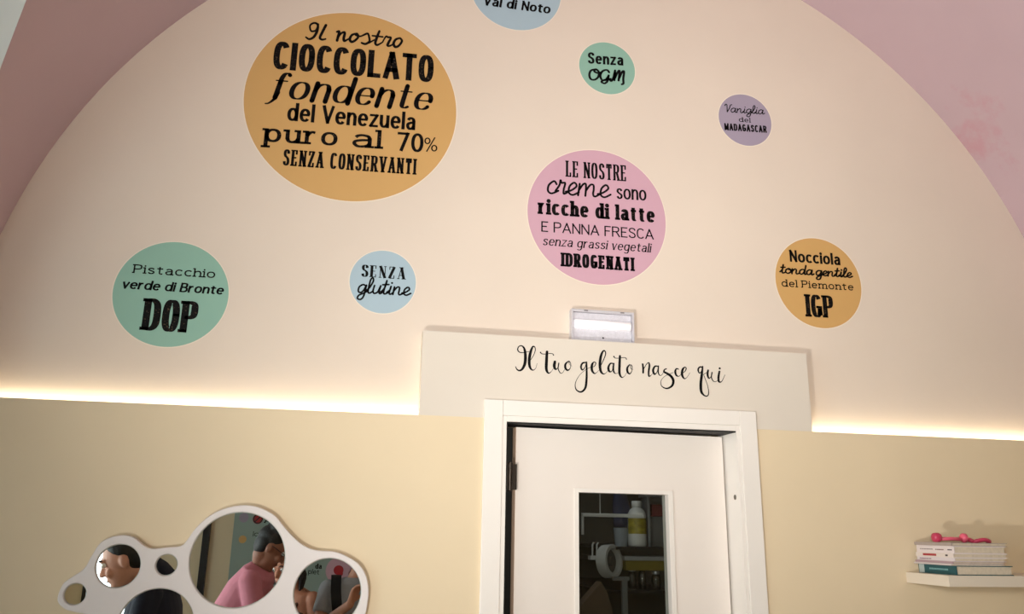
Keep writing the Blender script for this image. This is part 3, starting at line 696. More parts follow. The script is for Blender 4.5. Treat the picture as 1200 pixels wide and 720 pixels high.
z = book(1076, 1186, z, .030, (20, 82, 88), 'thick teal book at the bottom of the stack', [(.02, .16, .05, .95, (176, 188, 186)), (.30, .80, .45, .62, (120, 168, 170))])
z = book(1071, 1177, z, .0055, (206, 196, 194), 'thin pale booklet lying directly on the teal book', None)
z = book(1073, 1178, z, .0070, (176, 150, 156), 'thin dusty pink booklet under the white paperbacks', None)
z = book(1075.5, 1180, z, .0120, (222, 212, 212), 'slim white book just below the one with red print', [(.08, .4, .35, .6, (150, 120, 130))])
z = book(1074.5, 1182, z, .0132, (226, 214, 206), 'white book with red print on its spine', [(.20, .56, .25, .78, (168, 56, 62)), (.80, .86, .3, .7, (70, 60, 62))])
z = book(1076, 1181, z, .0235, (228, 216, 214), 'thick white book near the top of the stack with grey print', [(.10, .46, .42, .54, (130, 118, 116)), (.52, .74, .38, .54, (140, 118, 112)), (.84, .95, .4, .56, (80, 66, 70))])
z = book(1074, 1183, z, .0105, (168, 154, 146), 'grey book lying on top of the stack', None)
pk = mat('pink_plastic', (226, 96, 120), .35); pkd = mat('deep_pink_plastic', (196, 60, 92), .4)
p0 = at(1094, 632, -.12); p1 = at(1117, 632, -.12)
t = thing('toy_dumbbell', ((p0.x + p1.x) / 2 + .02, -.12, z), 'pink plastic trinket with two knobs lying on top of the books', 'trinket')
tr = MB(); tr.tube([(p0.x + .012, -.12, z + .011), (p0.x + .06, -.13, z + .012), (p0.x + .105, -.135, z + .011)], .0062, 12); tr.build('bar', pk, t, smooth=True)
MB().lathe((p0.x, -.12, z + .0155), (1, -.1, 0), [(.006, -.004), (.0135, 0), (.0155, .008), (.0155, .018), (.012, .024), (.006, .026)], 20).build('knob', pkd, t, smooth=True)
MB().lathe((p0.x + .092, -.134, z + .0155), (1, -.05, 0), [(.006, 0), (.012, .003), (.0155, .009), (.0145, .018), (.007, .022)], 20).build('knob', pk, t, smooth=True)
q0 = at(1138, 634, -.14)
t = MB(); random.seed(3)
pts = []
for i in range(60):
    a = i / 60 * 2 * pi; pts.append((q0.x + .035 + .033 * cos(a) * (1 + .12 * sin(5 * a)), -.135 + .022 * sin(a), z + .0075 + .003 * sin(3 * a)))
t.tube(pts + pts[:1], .0068, 8)
tag(t.build('hair_tie', pkd, smooth=True, loc=(q0.x + .035, -.135, z)), 'deep pink twisted hair tie lying at the right end of the book stack', 'hair tie')

# ================================================================== LABORATORY BEHIND THE DOOR
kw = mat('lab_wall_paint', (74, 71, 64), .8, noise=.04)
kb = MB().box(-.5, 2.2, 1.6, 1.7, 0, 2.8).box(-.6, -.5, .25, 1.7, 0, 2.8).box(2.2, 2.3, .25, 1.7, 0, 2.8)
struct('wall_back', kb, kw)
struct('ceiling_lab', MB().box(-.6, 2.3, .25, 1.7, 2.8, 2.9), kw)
lab_fill = bpy.data.lights.new('lab_fill_light', 'POINT'); lab_fill.energy = 7; lab_fill.color = (.92, .97, 1.0); lab_fill.shadow_soft_size = .15  # added point light without a fixture, brightens the lab items
lo = bpy.data.objects.new('lab_fill_light', lab_fill); COL.objects.link(lo); lo.location = (.35, .55, 2.45)
YK = .8
def K(px, py, Y=YK): return at(px, py, Y)
grey = mat('lab_grey_metal', (150, 152, 156), .35, metal=.6); whitep = mat('lab_white', (214, 214, 212), .5)
# shelves carried by the lab wall
def shelf_board(name, pxa, pxb, py, Y0, Y1, th, label, m):
    a, b = K(pxa, py, Y0), K(pxb, py, Y0)
    return tag(MB().box(a.x, b.x, Y0, Y1, a.z - th, a.z).build(name, m, bevel=.001, loc=((a.x + b.x) / 2, Y1, a.z - th)), label, 'shelf')
zsh = K(745, 641).z
shelf_board('lab_shelf', 722, 800, 641, .74, 1.6, .012, 'dark steel shelf behind the door glass carrying the yellow label bottle', mat('lab_dark_steel', (44, 44, 46), .4, metal=.5))
# bottle with yellow label
bx = K(747, 641, .82); rB = (K(757.5, 620, .82).x - K(737, 620, .82).x) / 2; hB = K(747, 588, .82).z - zsh
bt_ = thing('bottle', (bx.x, .82, zsh), 'white plastic bottle with a yellow label behind the door glass', 'bottle')
MB().lathe((bx.x, .82, zsh), (0, 0, 1), [(rB * .9, 0), (rB, .006), (rB, hB * .72), (rB * .8, hB * .8), (rB * .48, hB * .86), (rB * .46, hB * .88)], 28).build('body', whitep, bt_, smooth=True)
MB().lathe((bx.x, .82, zsh), (0, 0, 1), [(rB * .52, hB * .87), (rB * .55, hB * .88), (rB * .55, hB), (rB * .45, hB * 1.01)], 24).build('cap', whitep, bt_, smooth=True)
lb = MB(); n = 20
ring0 = [(bx.x + (rB + .001) * sin(a), .82 - (rB + .001) * cos(a)) for a in [-1.5 + 3.0 * i / n for i in range(n + 1)]]
for x_, y_ in ring0: lb.v += [Vector((x_, y_, zsh + hB * .28)), Vector((x_, y_, zsh + hB * .62))]
lb.f = [(2 * i, 2 * i + 2, 2 * i + 3, 2 * i + 1) for i in range(n)]
lb.build('label', mat('yellow_label', (150, 136, 44), .5, noise=.35, nscale=60), bt_)
# dark blue bag and cup left of it
ca = K(728, 641, .84); rC = (K(737, 641, .84).x - K(720, 641, .84).x) / 2; hC = K(728, 619, .84).z - zsh
tag(MB().lathe((ca.x, .84, zsh), (0, 0, 1), [(rC * .8, 0), (rC, hC), (rC * .92, hC), (rC * .74, .006)], 24).build('plastic_tub', mat('clear_tub', (150, 158, 166), .3), smooth=False, loc=(ca.x, .84, zsh)), 'pale grey plastic tub left of the bottle behind the door glass', 'tub')
bg_ = MB(); z0, z1 = K(728, 618, .84).z, K(728, 578, .84).z + .05
for i in range(9):
    f_ = i / 8; zz = z0 + (z1 - z0) * f_; wd = (.030 + .012 * sin(f_ * 3)) * (1 - .35 * f_); 
    for j in range(16):
        a = 2 * pi * j / 16; bg_.v.append(Vector((ca.x + .004 * sin(5 * f_) + wd * cos(a) * (1 + .12 * sin(4 * a + i)), .84 + .028 * sin(a) * (1 + .1 * cos(3 * a)), zz)))
for i in range(8):
    for j in range(16): bg_.f.append((i * 16 + j, i * 16 + (j + 1) % 16, (i + 1) * 16 + (j + 1) % 16, (i + 1) * 16 + j))
bg_.f.append(tuple(range(15, -1, -1))); bg_.f.append(tuple(8 * 16 + j for j in range(16)))
tag(bg_.build('fabric_pouch', mat('navy_cloth', (44, 54, 88), .8), smooth=True, loc=(ca.x, .84, z0)), 'navy cloth pouch behind the door glass above the grey tub', 'pouch')
# tall dispenser at the right
dx0, dx1 = K(760, 620, .8).x, K(783, 620, .8).x; dz1 = K(765, 583, .8).z
dp = thing('dispenser', ((dx0 + dx1) / 2, .84, zsh), 'tall grey dispenser with a red block at the right edge of the door glass', 'dispenser')
MB().box(dx0, dx0 + .010, .80, .88, zsh, dz1).box(dx0 + .010, dx1 + .03, .86, .88, zsh, dz1).build('body', grey, dp, bevel=.001)
MB().box(dx0 - .012, dx1 + .035, .79, .885, dz1, dz1 + .014).build('lid', grey, dp, bevel=.002)
rz = K(772, 600, .82).z
MB().box(dx0 + .022, dx1 + .02, .81, .86, rz - .02, rz + .03).build('block', mat('red_block', (96, 24, 32), .5), dp, bevel=.003)
MB().tube([(dx0 + .02, .83, zsh), (dx0 + .02, .83, rz - .02)], .006, 10).build('rod', grey, dp, smooth=True)
# white angled bar standing in for a reflection in the door glass
a0, a1, a2 = K(682.5, 627, .68), K(682.5, 604, .68), K(754, 601, .68)
br = MB(); br.box(a0.x - .003, a0.x + .006, .675, .69, a0.z, a1.z + .006); br.box(a0.x - .003, a2.x, .675, .69, a1.z - .006, a1.z + .008)
br.box(K(703.5, 600, .68).x - .002, K(703.5, 600, .68).x + .002, .68, .685, a1.z, a1.z + .25)
tag(br.build('reflected_bracket', whitep, bevel=.002, loc=(a0.x, .68, a0.z)), 'white angled bar standing in for a reflection at upper left of the door glass', 'bracket')
# white ring roll with bar holder
rc = K(722, 658, .72); rr = (K(740, 658, .72).x - K(704, 658, .72).x) / 2
axr = Vector((.62, -.78, .08)).normalized()
pr_ = thing('paper_roll', (rc.x, .72, rc.z), 'white paper roll seen end-on at the centre of the door glass', 'paper roll')
MB().lathe((rc.x - .006, .735, rc.z), axr, [(rr * .74, -.045), (rr * .97, -.045), (rr, -.042), (rr, .0), (rr * .97, .003), (rr * .76, .003), (rr * .74, .0), (rr * .74, -.0449)], 48).build('paper', whitep, pr_)
MB().lathe((rc.x - .006, .735, rc.z), axr, [(rr * .72, -.03), (rr * .72, -.02), (rr * .3, -.02), (rr * .3, -.001), (rr * .2, .0)], 32).build('core', mat('grey_core', (92, 92, 88), .6), pr_)
tag(MB().tube([Vector((rc.x - .05, .80, rc.z + .006)), Vector((rc.x + .06, .80, rc.z + .0))], .008, 10).box(rc.x - .012, rc.x + .012, .79, 1.6, rc.z - .008, rc.z + .012).build('roll_holder', mat('black_metal', (26, 26, 28), .4, metal=.4), loc=(rc.x, .8, rc.z)), 'black holder behind the white paper roll in the laboratory', 'holder')
hk = K(697, 653, .9)
tag(MB().box(hk.x - .022, hk.x + .022, .89, .93, hk.z - .012, hk.z + .004).tube([(hk.x - .008, .91, hk.z), (hk.x - .008, .905, hk.z + .05), (hk.x - .002, .905, hk.z + .06)], .004, 8)
    .tube([(hk.x + .012, .91, hk.z), (hk.x + .012, .905, hk.z + .05), (hk.x + .018, .905, hk.z + .06)], .004, 8).build('wall_hook', whitep, loc=(hk.x, .91, hk.z)), 'small white double hook left of the paper roll behind the door glass', 'hook')
# yellow carton under a white edged tray
c0, c1 = K(733.5, 660, .74), K(784, 660, .74)
tag(MB().box(c0.x, c1.x, .74, .86, K(750, 669, .74).z, K(750, 657.5, .74).z).build('carton', mat('olive_yellow_carton', (120, 106, 26), .6, noise=.1, nscale=20), bevel=.002, loc=(c0.x, .8, c0.z)), 'low yellow carton under the shelf behind the door glass', 'carton')
tag(MB().box(c0.x - .006, c1.x, .735, .86, K(750, 657.5, .74).z, K(750, 652.5, .74).z).build('tray', mat('tray_grey', (150, 150, 152), .4), bevel=.002, loc=(c0.x, .8, c0.z)), 'pale grey tray lying on the yellow carton behind the door glass', 'tray')
zj = K(750, 691, .8).z
tag(MB().box(K(715, 692, .74).x, K(800, 692, .74).x, .74, 1.6, zj - .012, zj).build('lab_rack', mat('lab_dark_steel', (44, 44, 46), .4), loc=(.9, 1.6, zj)), 'lower dark shelf behind the door glass carrying the glass jars', 'shelf')
jg = glass_mat('jar_glass', (.80, .84, .84, 1), .22, .05)
for px, hp, rp, lbl in ((741, 20, 5.2, 'glass jar standing nearest the paper roll behind the door glass'), (753, 22, 4.6, 'narrow glass jar in the middle of the lower lab shelf'), (769, 17, 5.6, 'squat glass jar at the right end of the lower lab shelf')):
    c = K(px, 691, .8); r = rp * .0036; h = hp * .0036
    t = thing('glass_jar', (c.x, .8, zj), lbl, 'jar', 'glass jars in the laboratory')
    MB().lathe((c.x, .8, zj), (0, 0, 1), [(r * .9, 0), (r, .004), (r, h * .75), (r * .75, h * .88), (r * .75, h), (r * .68, h), (r * .9, h * .74), (r * .9, .006)], 24).build('body', jg, t, smooth=True)
    MB().lathe((c.x, .8, zj), (0, 0, 1), [(r * .8, h), (r * .8, h + .010), (r * .7, h + .012)], 24).build('lid', grey, t)
pb_ = K(697, 722, .62); bgm = MB()
for (x_, y_, z_) in ((-.05, -.03, -.06), (.06, -.03, -.06), (.06, .03, -.06), (-.05, .03, -.06), (-.075, -.02, .035), (.035, -.025, .075), (.04, .02, .08), (-.07, .02, .04), (-.03, 0, .075), (.022, .0, .125)):
    pass
prof = [(-.055, -.07), (.06, -.07), (.065, .02), (.045, .085), (.02, .128), (-.06, .045), (-.075, .02)]
bgm.prism([(pb_.x + x_, pb_.z + z_) for x_, z_ in prof], .59, .66)
tag(bgm.build('paper_bag', mat('brown_paper', (108, 88, 70), .8, noise=.1, nscale=14), bevel=.004, loc=(pb_.x, .62, pb_.z - .07)), 'crumpled brown paper bag at lower left of the door glass', 'paper bag')
tag(MB().box(pb_.x - .3, 1.6, .56, 1.0, pb_.z - .10, pb_.z - .07).box(pb_.x - .28, pb_.x - .24, .6, .64, 0, pb_.z - .1).box(1.5, 1.54, .6, .64, 0, pb_.z - .1).box(pb_.x - .28, pb_.x - .24, .94, .98, 0, pb_.z - .1).box(1.5, 1.54, .94, .98, 0, pb_.z - .1)
    .build('lab_table', grey, loc=(pb_.x + .4, .78, 0)), 'steel table in the laboratory carrying the brown paper bag', 'table')
pl = K(731, 712, .72)
tag(MB().box(pl.x - .011, pl.x + .011, .70, .72, pb_.z - .07, rc.z - .07).box(pl.x - .05, pl.x + .02, .70, .72, rc.z - .075, rc.z - .06).build('stand_pole', mat('pole_grey', (120, 122, 120), .4), bevel=.001, loc=(pl.x, .71, pb_.z - .07)), 'grey square pole standing below the paper roll behind the door glass', 'pole')

# ================================================================== ADDED UNSEEN LAMP (brightens the lettered wall)
x, y, z = SPOT_LOC
zt = Z0 + sqrt(AR ** 2 - (x - AX) ** 2)
t = thing('added_lamp', (x, y, z), 'added grey drum lamp, out of view, lighting the lettered wall', 'lamp')
MB().tube([(x, y - .06, z + .17), (x, y - .06, zt)], .006, 8).build('cord', blackm, t)
MB().lathe((x, y, z), (0, 1, 0), [(.05, -.16), (.12, -.15), (.185, -.06), (.185, .0), (.178, .0), (.178, -.05), (.11, -.14)], 40).build('lamp_shade', mat('grey_shade', (90, 88, 86), .5), t, smooth=False)
MB().lathe((x, y - .03, z), (0, 1, 0), [(.176, 0), (.176, .004)], 40).build('diffuser', mat('opal_diffuser', (250, 246, 238), .4, emit=(255, 244, 226), estr=3), t)
l = bpy.data.lights.new('added_lamp_light', 'AREA'); l.shape = 'DISK'; l.size = .34; l.energy = SPOT_W; l.color = (1.0, .96, .915)
o = bpy.data.objects.new('added_lamp_light', l); COL.objects.link(o); o.parent = t
l.spread = radians(98)
o.location = (0, .004, 0); o.rotation_euler = (Vector((1.0, 0, 3.4)) - Vector(SPOT_LOC)).to_track_quat('-Z', 'Y').to_euler()
# ================================================================== ADDED UNSEEN COUNTER (its light throws the wall shadows up and right)
t = thing('added_counter', (-.89, -2.05, 0), 'added white counter with a lit rail, out of view, lighting the wall', 'counter')
MB().box(-1.04, -.74, -2.28, -1.82, .08, 1.02).build('body', wood_white, t, bevel=.01)
MB().box(-1.02, -.76, -2.24, -1.86, 0, .08).build('plinth', darkframe, t)
MB().box(-1.055, -.72, -2.30, -1.80, 1.02, 1.05).build('worktop', steel, t, bevel=.004)
MB().box(-1.03, -.74, -2.285, -2.277, 1.05, 1.20).build('glass_screen', clear, t)
rl = MB().box(-1.04, -.74, -2.26, -2.19, 1.05, 1.20).build('lamp_head', mat('grey_shade', (90, 88, 86), .5), t, bevel=.004)
MB().box(-1.02, -.76, -2.189, -2.186, 1.07, 1.18).build('diffuser', mat('opal_diffuser', (250, 246, 238), .4, emit=(255, 244, 226), estr=3), rl)
l = bpy.data.lights.new('added_counter_light', 'AREA'); l.shape = 'RECTANGLE'; l.size = .26; l.size_y = .10; l.energy = CASE_W; l.color = (1.0, .96, .905); l.spread = radians(104)
o = bpy.data.objects.new('added_counter_light', l); COL.objects.link(o); o.parent = t
o.location = Vector((-.89, -2.17, 1.13)) - t.location; o.rotation_euler = (Vector((.95, 0, 2.7)) - Vector((-.89, -2.17, 1.13))).to_track_quat('-Z', 'Y').to_euler()
#MORE
# ================================================================== MENU BOARD ON THE WALL BEHIND (seen in the mirrors)
PB = (2 * YM - (YB + .02)) - CAM.y
def onb(px, py, Y=0): p = mir(px, py, PB); p.y = YB + .0215; return p
bp0 = mir(271, 640, PB).x; bp1 = .55
board = thing('menu_board', ((bp0 + bp1) / 2, YB, .5), 'pale mint menu board with coloured dots reflected in the big round mirror', 'board')
MB().box(bp0, bp1, YB, YB + .02, .5, 2.55).build('panel', mat('mint_board', (150, 168, 160), .4, noise=.03, nscale=2), board)
def dot(px, py, rpx, m, nm='dot'):
    c = onb(px, py); r = rpx / FPX * PB; MB().lathe((c.x, YB + .02, c.z), (0, 1, 0), [(r, 0), (r, .001)], 40).build(nm, m, board)
    return c, r
dot(285.5, 607, 5, SK['purple']); dot(284, 632.5, 4, SK['orange'])
red = mat('red_print', (178, 40, 40), .5)
c, r = dot(302, 608.5, 5.4, red, 'prohibition_sign')
sg = MB(); n = 40
for i in range(n + 1):
    a = 2 * pi * i / n; sg.v += [Vector((c.x + r * .95 * cos(a), YB + .0222, c.z + r * .95 * sin(a))), Vector((c.x + r * .72 * cos(a), YB + .0222, c.z + r * .72 * sin(a)))]
sg.f = [(2 * i, 2 * i + 1, 2 * i + 3, 2 * i + 2) for i in range(n)]
sg.obox((c.x, YB + .0225, c.z), Vector((.707, 0, .707)), Vector((0, 1, 0)), Vector((-.707, 0, .707)), -r * .8, r * .8, -.0003, 0, -r * .12, r * .12)
sg.build('prohibition_ring', mat('black_print', (20, 16, 16), .5), board)
c, r = dot(397, 669, 14, SK['pink'])
st_ = MB(); st_.ball((c.x - .002, YB + .022, c.z + .002), (r * .38, .002, r * .36), 20, 10); st_.ball((c.x + r * .12, YB + .022, c.z - r * .22), (r * .22, .002, r * .24), 16, 8)
st_.build('fruit_print', mat('strawberry_red', (170, 24, 36), .4), board, smooth=True)
dot(416, 673, 7, mat('orange_red_print', (196, 78, 44), .5))
c0 = (0, 0, 1)
for tx, sty, x0, y0, x1, y1, h in (('Al', 'heavy', 309, 613, 320, 614, 7), ('lo', 'light', 296, 629, 303, 629, 6), ('ella', 'sansb', 312, 670, 324, 671, 6), ('re edia', 'sansb', 307, 684, 326, 686, 6), ('co', 'light', 314, 692, 321, 693, 7),
                                   ('da', 'heavy', 369, 667, 377, 667, 6), ('plet', 'light', 361, 673, 374, 674, 6)):
    line(board, c0, 0, tx, sty, x0, y0, x1, y1, h, name='print', at=onb)

# ================================================================== PEOPLE (seen in the mirrors)
def apply_mesh(o, vox, it=4):
    m = o.modifiers.new('r', 'REMESH'); m.mode = 'VOXEL'; m.voxel_size = vox; m.use_smooth_shade = True
    m = o.modifiers.new('s', 'SMOOTH'); m.iterations = it; m.factor = .5
    dg = bpy.context.evaluated_depsgraph_get(); dg.update(); me = bpy.data.meshes.new_from_object(o.evaluated_get(dg))
    old = o.data; mt = old.materials[0]; o.modifiers.clear(); o.data = me; me.name = o.name
    if not me.materials: me.materials.append(mt)
    bpy.data.meshes.remove(old); return o
def cap(mb, p, r, q, s): p, q = Vector(p), Vector(q); mb.tube([p, q], [r, s], 14).ball(p, r, 14, 8).ball(q, s, 14, 8)
def loft(mb, rings, Rt, Fw, n=24):
    o = len(mb.v)
    for c, w, d in rings:
        for j in range(n):
            a = 2 * pi * j / n; ca, sa_ = cos(a), sin(a); e = .8
            mb.v.append(Vector(c) + Rt * (w * math.copysign(abs(ca) ** e, ca)) + Fw * (d * math.copysign(abs(sa_) ** e, sa_)))
    k = len(rings)
    for i in range(k - 1):
        for j in range(n): mb.f.append((o + i * n + j, o + i * n + (j + 1) % n, o + (i + 1) * n + (j + 1) % n, o + (i + 1) * n + j))
    mb.f.append(tuple(o + j for j in range(n - 1, -1, -1))); mb.f.append(tuple(o + (k - 1) * n + j for j in range(n)))
def hand(mb, wr, D, N, side, curl=.5):
    """wr wrist, D finger direction, N palm normal, side = direction towards the thumb"""
    D = D.normalized(); N = (N - D * N.dot(D)).normalized(); T = side - D * side.dot(D) - N * side.dot(N); T.normalize()
    for u in (-.03, -.01, .01, .03): cap(mb, wr + T * u * .6, .014, wr + D * .085 + T * u, .0125)
    for u, L in ((-.033, .062), (-.011, .078), (.011, .083), (.033, .072)):
        b = wr + D * .088 + T * u; d1 = (D * cos(curl) + N * sin(curl)); d2 = (D * cos(curl * 2.1) + N * sin(curl * 2.1))
        m_ = b + d1 * L * .5; cap(mb, b, .0095, m_, .009); cap(mb, m_, .009, m_ + d2 * L * .5, .0075)
    b = wr + D * .03 + T * .03; m_ = b + (T * .75 + D * .6 + N * .3).normalized() * .045; cap(mb, b, .013, m_, .0105); cap(mb, m_, .0105, m_ + (D * .9 + N * .45 + T * .1).normalized() * .034, .009)
SKIN = {}
def person(base, label, H, F, Sc, Pc, Rt, arms, feet, skin, shirt, trousers, hair, sleeves=.55, tank=False, shoe=(40, 38, 40), bw=1.0, curl=.5, hairlen=0, glasses=False):
    """H head centre, F gaze, Sc centre between the shoulders, Pc pelvis, Rt the person's right, arms = ((elbow, wrist, finger dir, palm normal, thumb side) left, right)"""
    t = thing('person', base, label, 'person')
    F = F.normalized(); Rt = Rt.normalized(); R_ = F.cross(Vector((0, 0, 1))).normalized(); U = R_.cross(F).normalized()
    ax = (Sc - Pc).normalized(); Fw = ax.cross(Rt) * -1; Fw.normalize()
    if Fw.dot(F) < 0 and abs(Fw.dot(F)) > .3: Fw = -Fw
    skinm = mat('skin_%d_%d_%d' % skin, skin, .55, noise=.04, nscale=14); shm = mat('cloth_%d_%d_%d' % shirt, shirt, .85, noise=.07, nscale=12, bump=.5, bscale=16)
    trm = mat('trousers_%d_%d_%d' % trousers, trousers, .85, noise=.06, nscale=12); hm = mat('hair_%d_%d_%d' % hair, hair, .6, noise=.35, nscale=60, bump=.6, bscale=90)
    rot = Matrix((R_, F, U)).transposed()
    b = MB()
    b.ball(H + U * .025 - F * .012, (.073, .092, .095), 24, 16, rot); b.ball(H + F * .022 - U * .045, (.056, .066, .078), 20, 14, rot); b.ball(H + F * .066 - U * .098, (.026, .022, .02), 14, 8, rot)
    cap(b, H + F * .082 + U * .014, .009, H + F * .103 - U * .024, .0135); b.ball(H + F * .080 + U * .034, (.05, .012, .012), 14, 8, rot); b.ball(H + F * .084 - U * .060, (.024, .009, .009), 12, 8, rot)
    for s_ in (-1, 1):
        b.ball(H + R_ * s_ * .076 - F * .012 - U * .008, (.010, .019, .032), 12, 8, rot); b.ball(H + R_ * s_ * .038 + F * .066 - U * .03, (.02, .018, .022), 12, 8, rot)
        b.ball(H + F * .094 - U * .028 + R_ * s_ * .010, .008, 8, 6)
    nb = Sc + ax * .045; cap(b, H - U * .06 - F * .025, .052, nb, .06)
    mid = (Sc + Pc) / 2
    loft(b, [(Sc + ax * .05, .07 * bw, .06), (Sc + ax * .01, .165 * bw, .085), (Sc - ax * .10, .172 * bw, .112), (mid + ax * .04, .15 * bw, .108), (mid - ax * .10, .145 * bw, .105), (Pc, .165 * bw, .115), (Pc - ax * .07, .14 * bw, .1)], Rt, Fw)
    sh, hips = [], []
    for i, s_ in enumerate((-1, 1)):
        S_ = Sc + Rt * s_ * .175 * bw - ax * .02; E, Wr, D, N, T = arms[i]; sh.append((S_, E, Wr))
        cap(b, S_, .052, E, .038); cap(b, E, .038, Wr, .026); hand(b, Wr, D, N, T, curl)
        hp_ = Pc + Rt * s_ * .09 - ax * .04; ft = feet[i]; kn = (hp_ + ft) / 2 + Fw * .04; kn.z = .48; hips.append((hp_, kn, ft))
        cap(b, hp_, .085, kn, .056); cap(b, kn, .056, ft + Vector((0, 0, .09)), .038)
    body = apply_mesh(b.build('body', skinm, t), .0065, 3)
    g = MB(); e = .010
    if tank: loft(g, [(Sc - ax * .045, .105, .10), (Sc - ax * .10, .165 * bw, .118 + e), (mid + ax * .04, .15 * bw + e, .108 + e), (mid - ax * .10, .148 * bw + e, .107 + e), (Pc + ax * .02, .168 * bw + e, .118 + e)], Rt, Fw)
    else: loft(g, [(Sc + ax * .055, .075 * bw + e, .066 + e), (Sc + ax * .018, .165 * bw + e, .088 + e), (Sc - ax * .10, .175 * bw + e, .118 + e), (mid + ax * .04, .158 * bw + e, .118 + e), (mid - ax * .10, .156 * bw + e, .118 + e), (Pc - ax * .03, .172 * bw + e, .124 + e)], Rt, Fw)
    for i, (S_, E, Wr) in enumerate(sh):
        if tank:
            g.tube([Sc + Rt * (-1, 1)[i] * .085 - ax * .06 + Fw * .10, Sc + Rt * (-1, 1)[i] * .10 + ax * .025, Sc + Rt * (-1, 1)[i] * .085 - ax * .06 - Fw * .10], .014, 10); continue
        if sleeves < 1:
            q_ = S_ + (E - S_) * sleeves; g.tube([S_, q_], [.062, .062], 16).ball(S_, .063, 16, 10)
        else:
            if i == 0: loft(g, [(Sc + ax * .02, .10, .085), (Sc + ax * .085 + Fw * .02, .083, .078), (Sc + ax * .10 + Fw * .02, .080, .075)], Rt, Fw)
            if i == 0: cc = H - Sc; g.tube([Sc + ax * .01, Sc + ax * .045 + cc * .16, Sc + ax * .05 + cc * .36], [.115, .092, .076], 20)
            g.tube([S_, E], [.064, .054], 16).ball(S_, .065, 16, 10).ball(E, .054, 14, 8).tube([E, E + (Wr - E) * .93], [.054, .040], 16)
    apply_mesh(g.build('shirt' if not tank else 'tank_top', shm, t), .0075, 4)
    p = MB(); loft(p, [(Pc + ax * .05, .160 * bw + e, .112 + e), (Pc, .170 * bw + e, .120 + e), (Pc - ax * .10, .150 * bw + e, .110 + e)], Rt, Fw)
    for hp_, kn, ft in hips: p.tube([hp_, kn, ft + Vector((0, 0, .075))], [.096, .072, .060], 16).ball(hp_, .098, 14, 8)
    apply_mesh(p.build('trousers', trm, t), .010, 4)
    smt = mat('shoe_%d_%d_%d' % shoe, shoe, .6)
    for hp_, kn, ft in hips:
        q = MB(); fw = Vector((Fw.x, Fw.y, 0)).normalized(); rr_ = fw.cross(Vector((0, 0, 1)))
        q.ball(ft + fw * .075 + Vector((0, 0, .042)), (.043, .13, .040), 18, 10, Matrix((rr_, fw, Vector((0, 0, 1)))).transposed()).ball(ft - fw * .01 + Vector((0, 0, .055)), (.04, .055, .05), 16, 10, Matrix((rr_, fw, Vector((0, 0, 1)))).transposed())
        q.obox(ft, rr_, fw, Vector((0, 0, 1)), -.038, .038, -.055, .185, 0, .02)
        apply_mesh(q.build('shoe', smt, t), .007, 3)
    h = MB(); h.ball(H + U * .048 - F * .028, (.078, .092, .088), 24, 16, rot); h.ball(H + U * .01 - F * .05, (.074, .06, .085), 20, 12, rot)
    for k in range(26):
        a = random.random() * 2 * pi; c_ = random.random(); v_ = R_ * cos(a) * .06 + F * (sin(a) * .07 - .02) + U * (.10 + .03 * c_ - .45 * (cos(a) * .06) ** 2 * 20); h.ball(H + v_, .014 + .008 * c_, 8, 6)
    if hairlen:
        for k in range(34):
            a = pi * (.05 + .9 * k / 33); r0 = R_ * cos(a) * .078 - F * (.02 + sin(a) * .085)
            q0_ = H + U * .02 + r0; q1_ = q0_ - Vector((0, 0, hairlen * (.8 + .2 * random.random()))) + r0 * .25
            h.tube([q0_, (q0_ + q1_) / 2 + r0 * .2 + R_ * .01 * sin(k * 2.1), q1_], [.018, .017, .006], 8)
    apply_mesh(h.build('hair', hm, t), .006, 2)
    for s_ in (-1, 1):
        e_ = MB().ball(H + F * .077 + R_ * s_ * .031 + U * .014, .0125, 14, 10).build('eye', mat('eye_white', (226, 220, 214), .2), t, smooth=True)
        MB().ball(H + F * .0855 + R_ * s_ * .031 + U * .013, .0058, 12, 8).build('iris', mat('dark_iris', (40, 26, 20), .2), e_, smooth=True)
        MB().tube([H + F * .088 + R_ * s_ * .016 + U * .034, H + F * .089 + R_ * s_ * .032 + U * .041, H + F * .076 + R_ * s_ * .05 + U * .036], [.004, .0045, .003], 8).build('eyebrow', hm, t, smooth=True)
    MB().ball(H + F * .0915 - U * .061, (.022, .004, .003), 12, 8, rot).build('lips', mat('lips', (160, 86, 80), .5), t, smooth=True)
    if glasses:
        gl = MB()
        for s_ in (-1, 1):
            c_ = H + F * .106 + R_ * s_ * .034 + U * .012
            gl.tube([c_ + R_ * .025 * cos(2 * pi * i / 18) + U * .019 * sin(2 * pi * i / 18) for i in range(19)], .0022, 6); gl.tube([c_ + R_ * s_ * .025, H + R_ * s_ * .082 - F * .01 + U * .014], .002, 6)
        gl.tube([H + F * .106 - R_ * .009 + U * .014, H + F * .106 + R_ * .009 + U * .014], .002, 6)
        gl.build('glasses', mat('dark_frame', (30, 26, 26), .4), t, smooth=True)
    return t
V = Vector; UP = V((0, 0, 1))
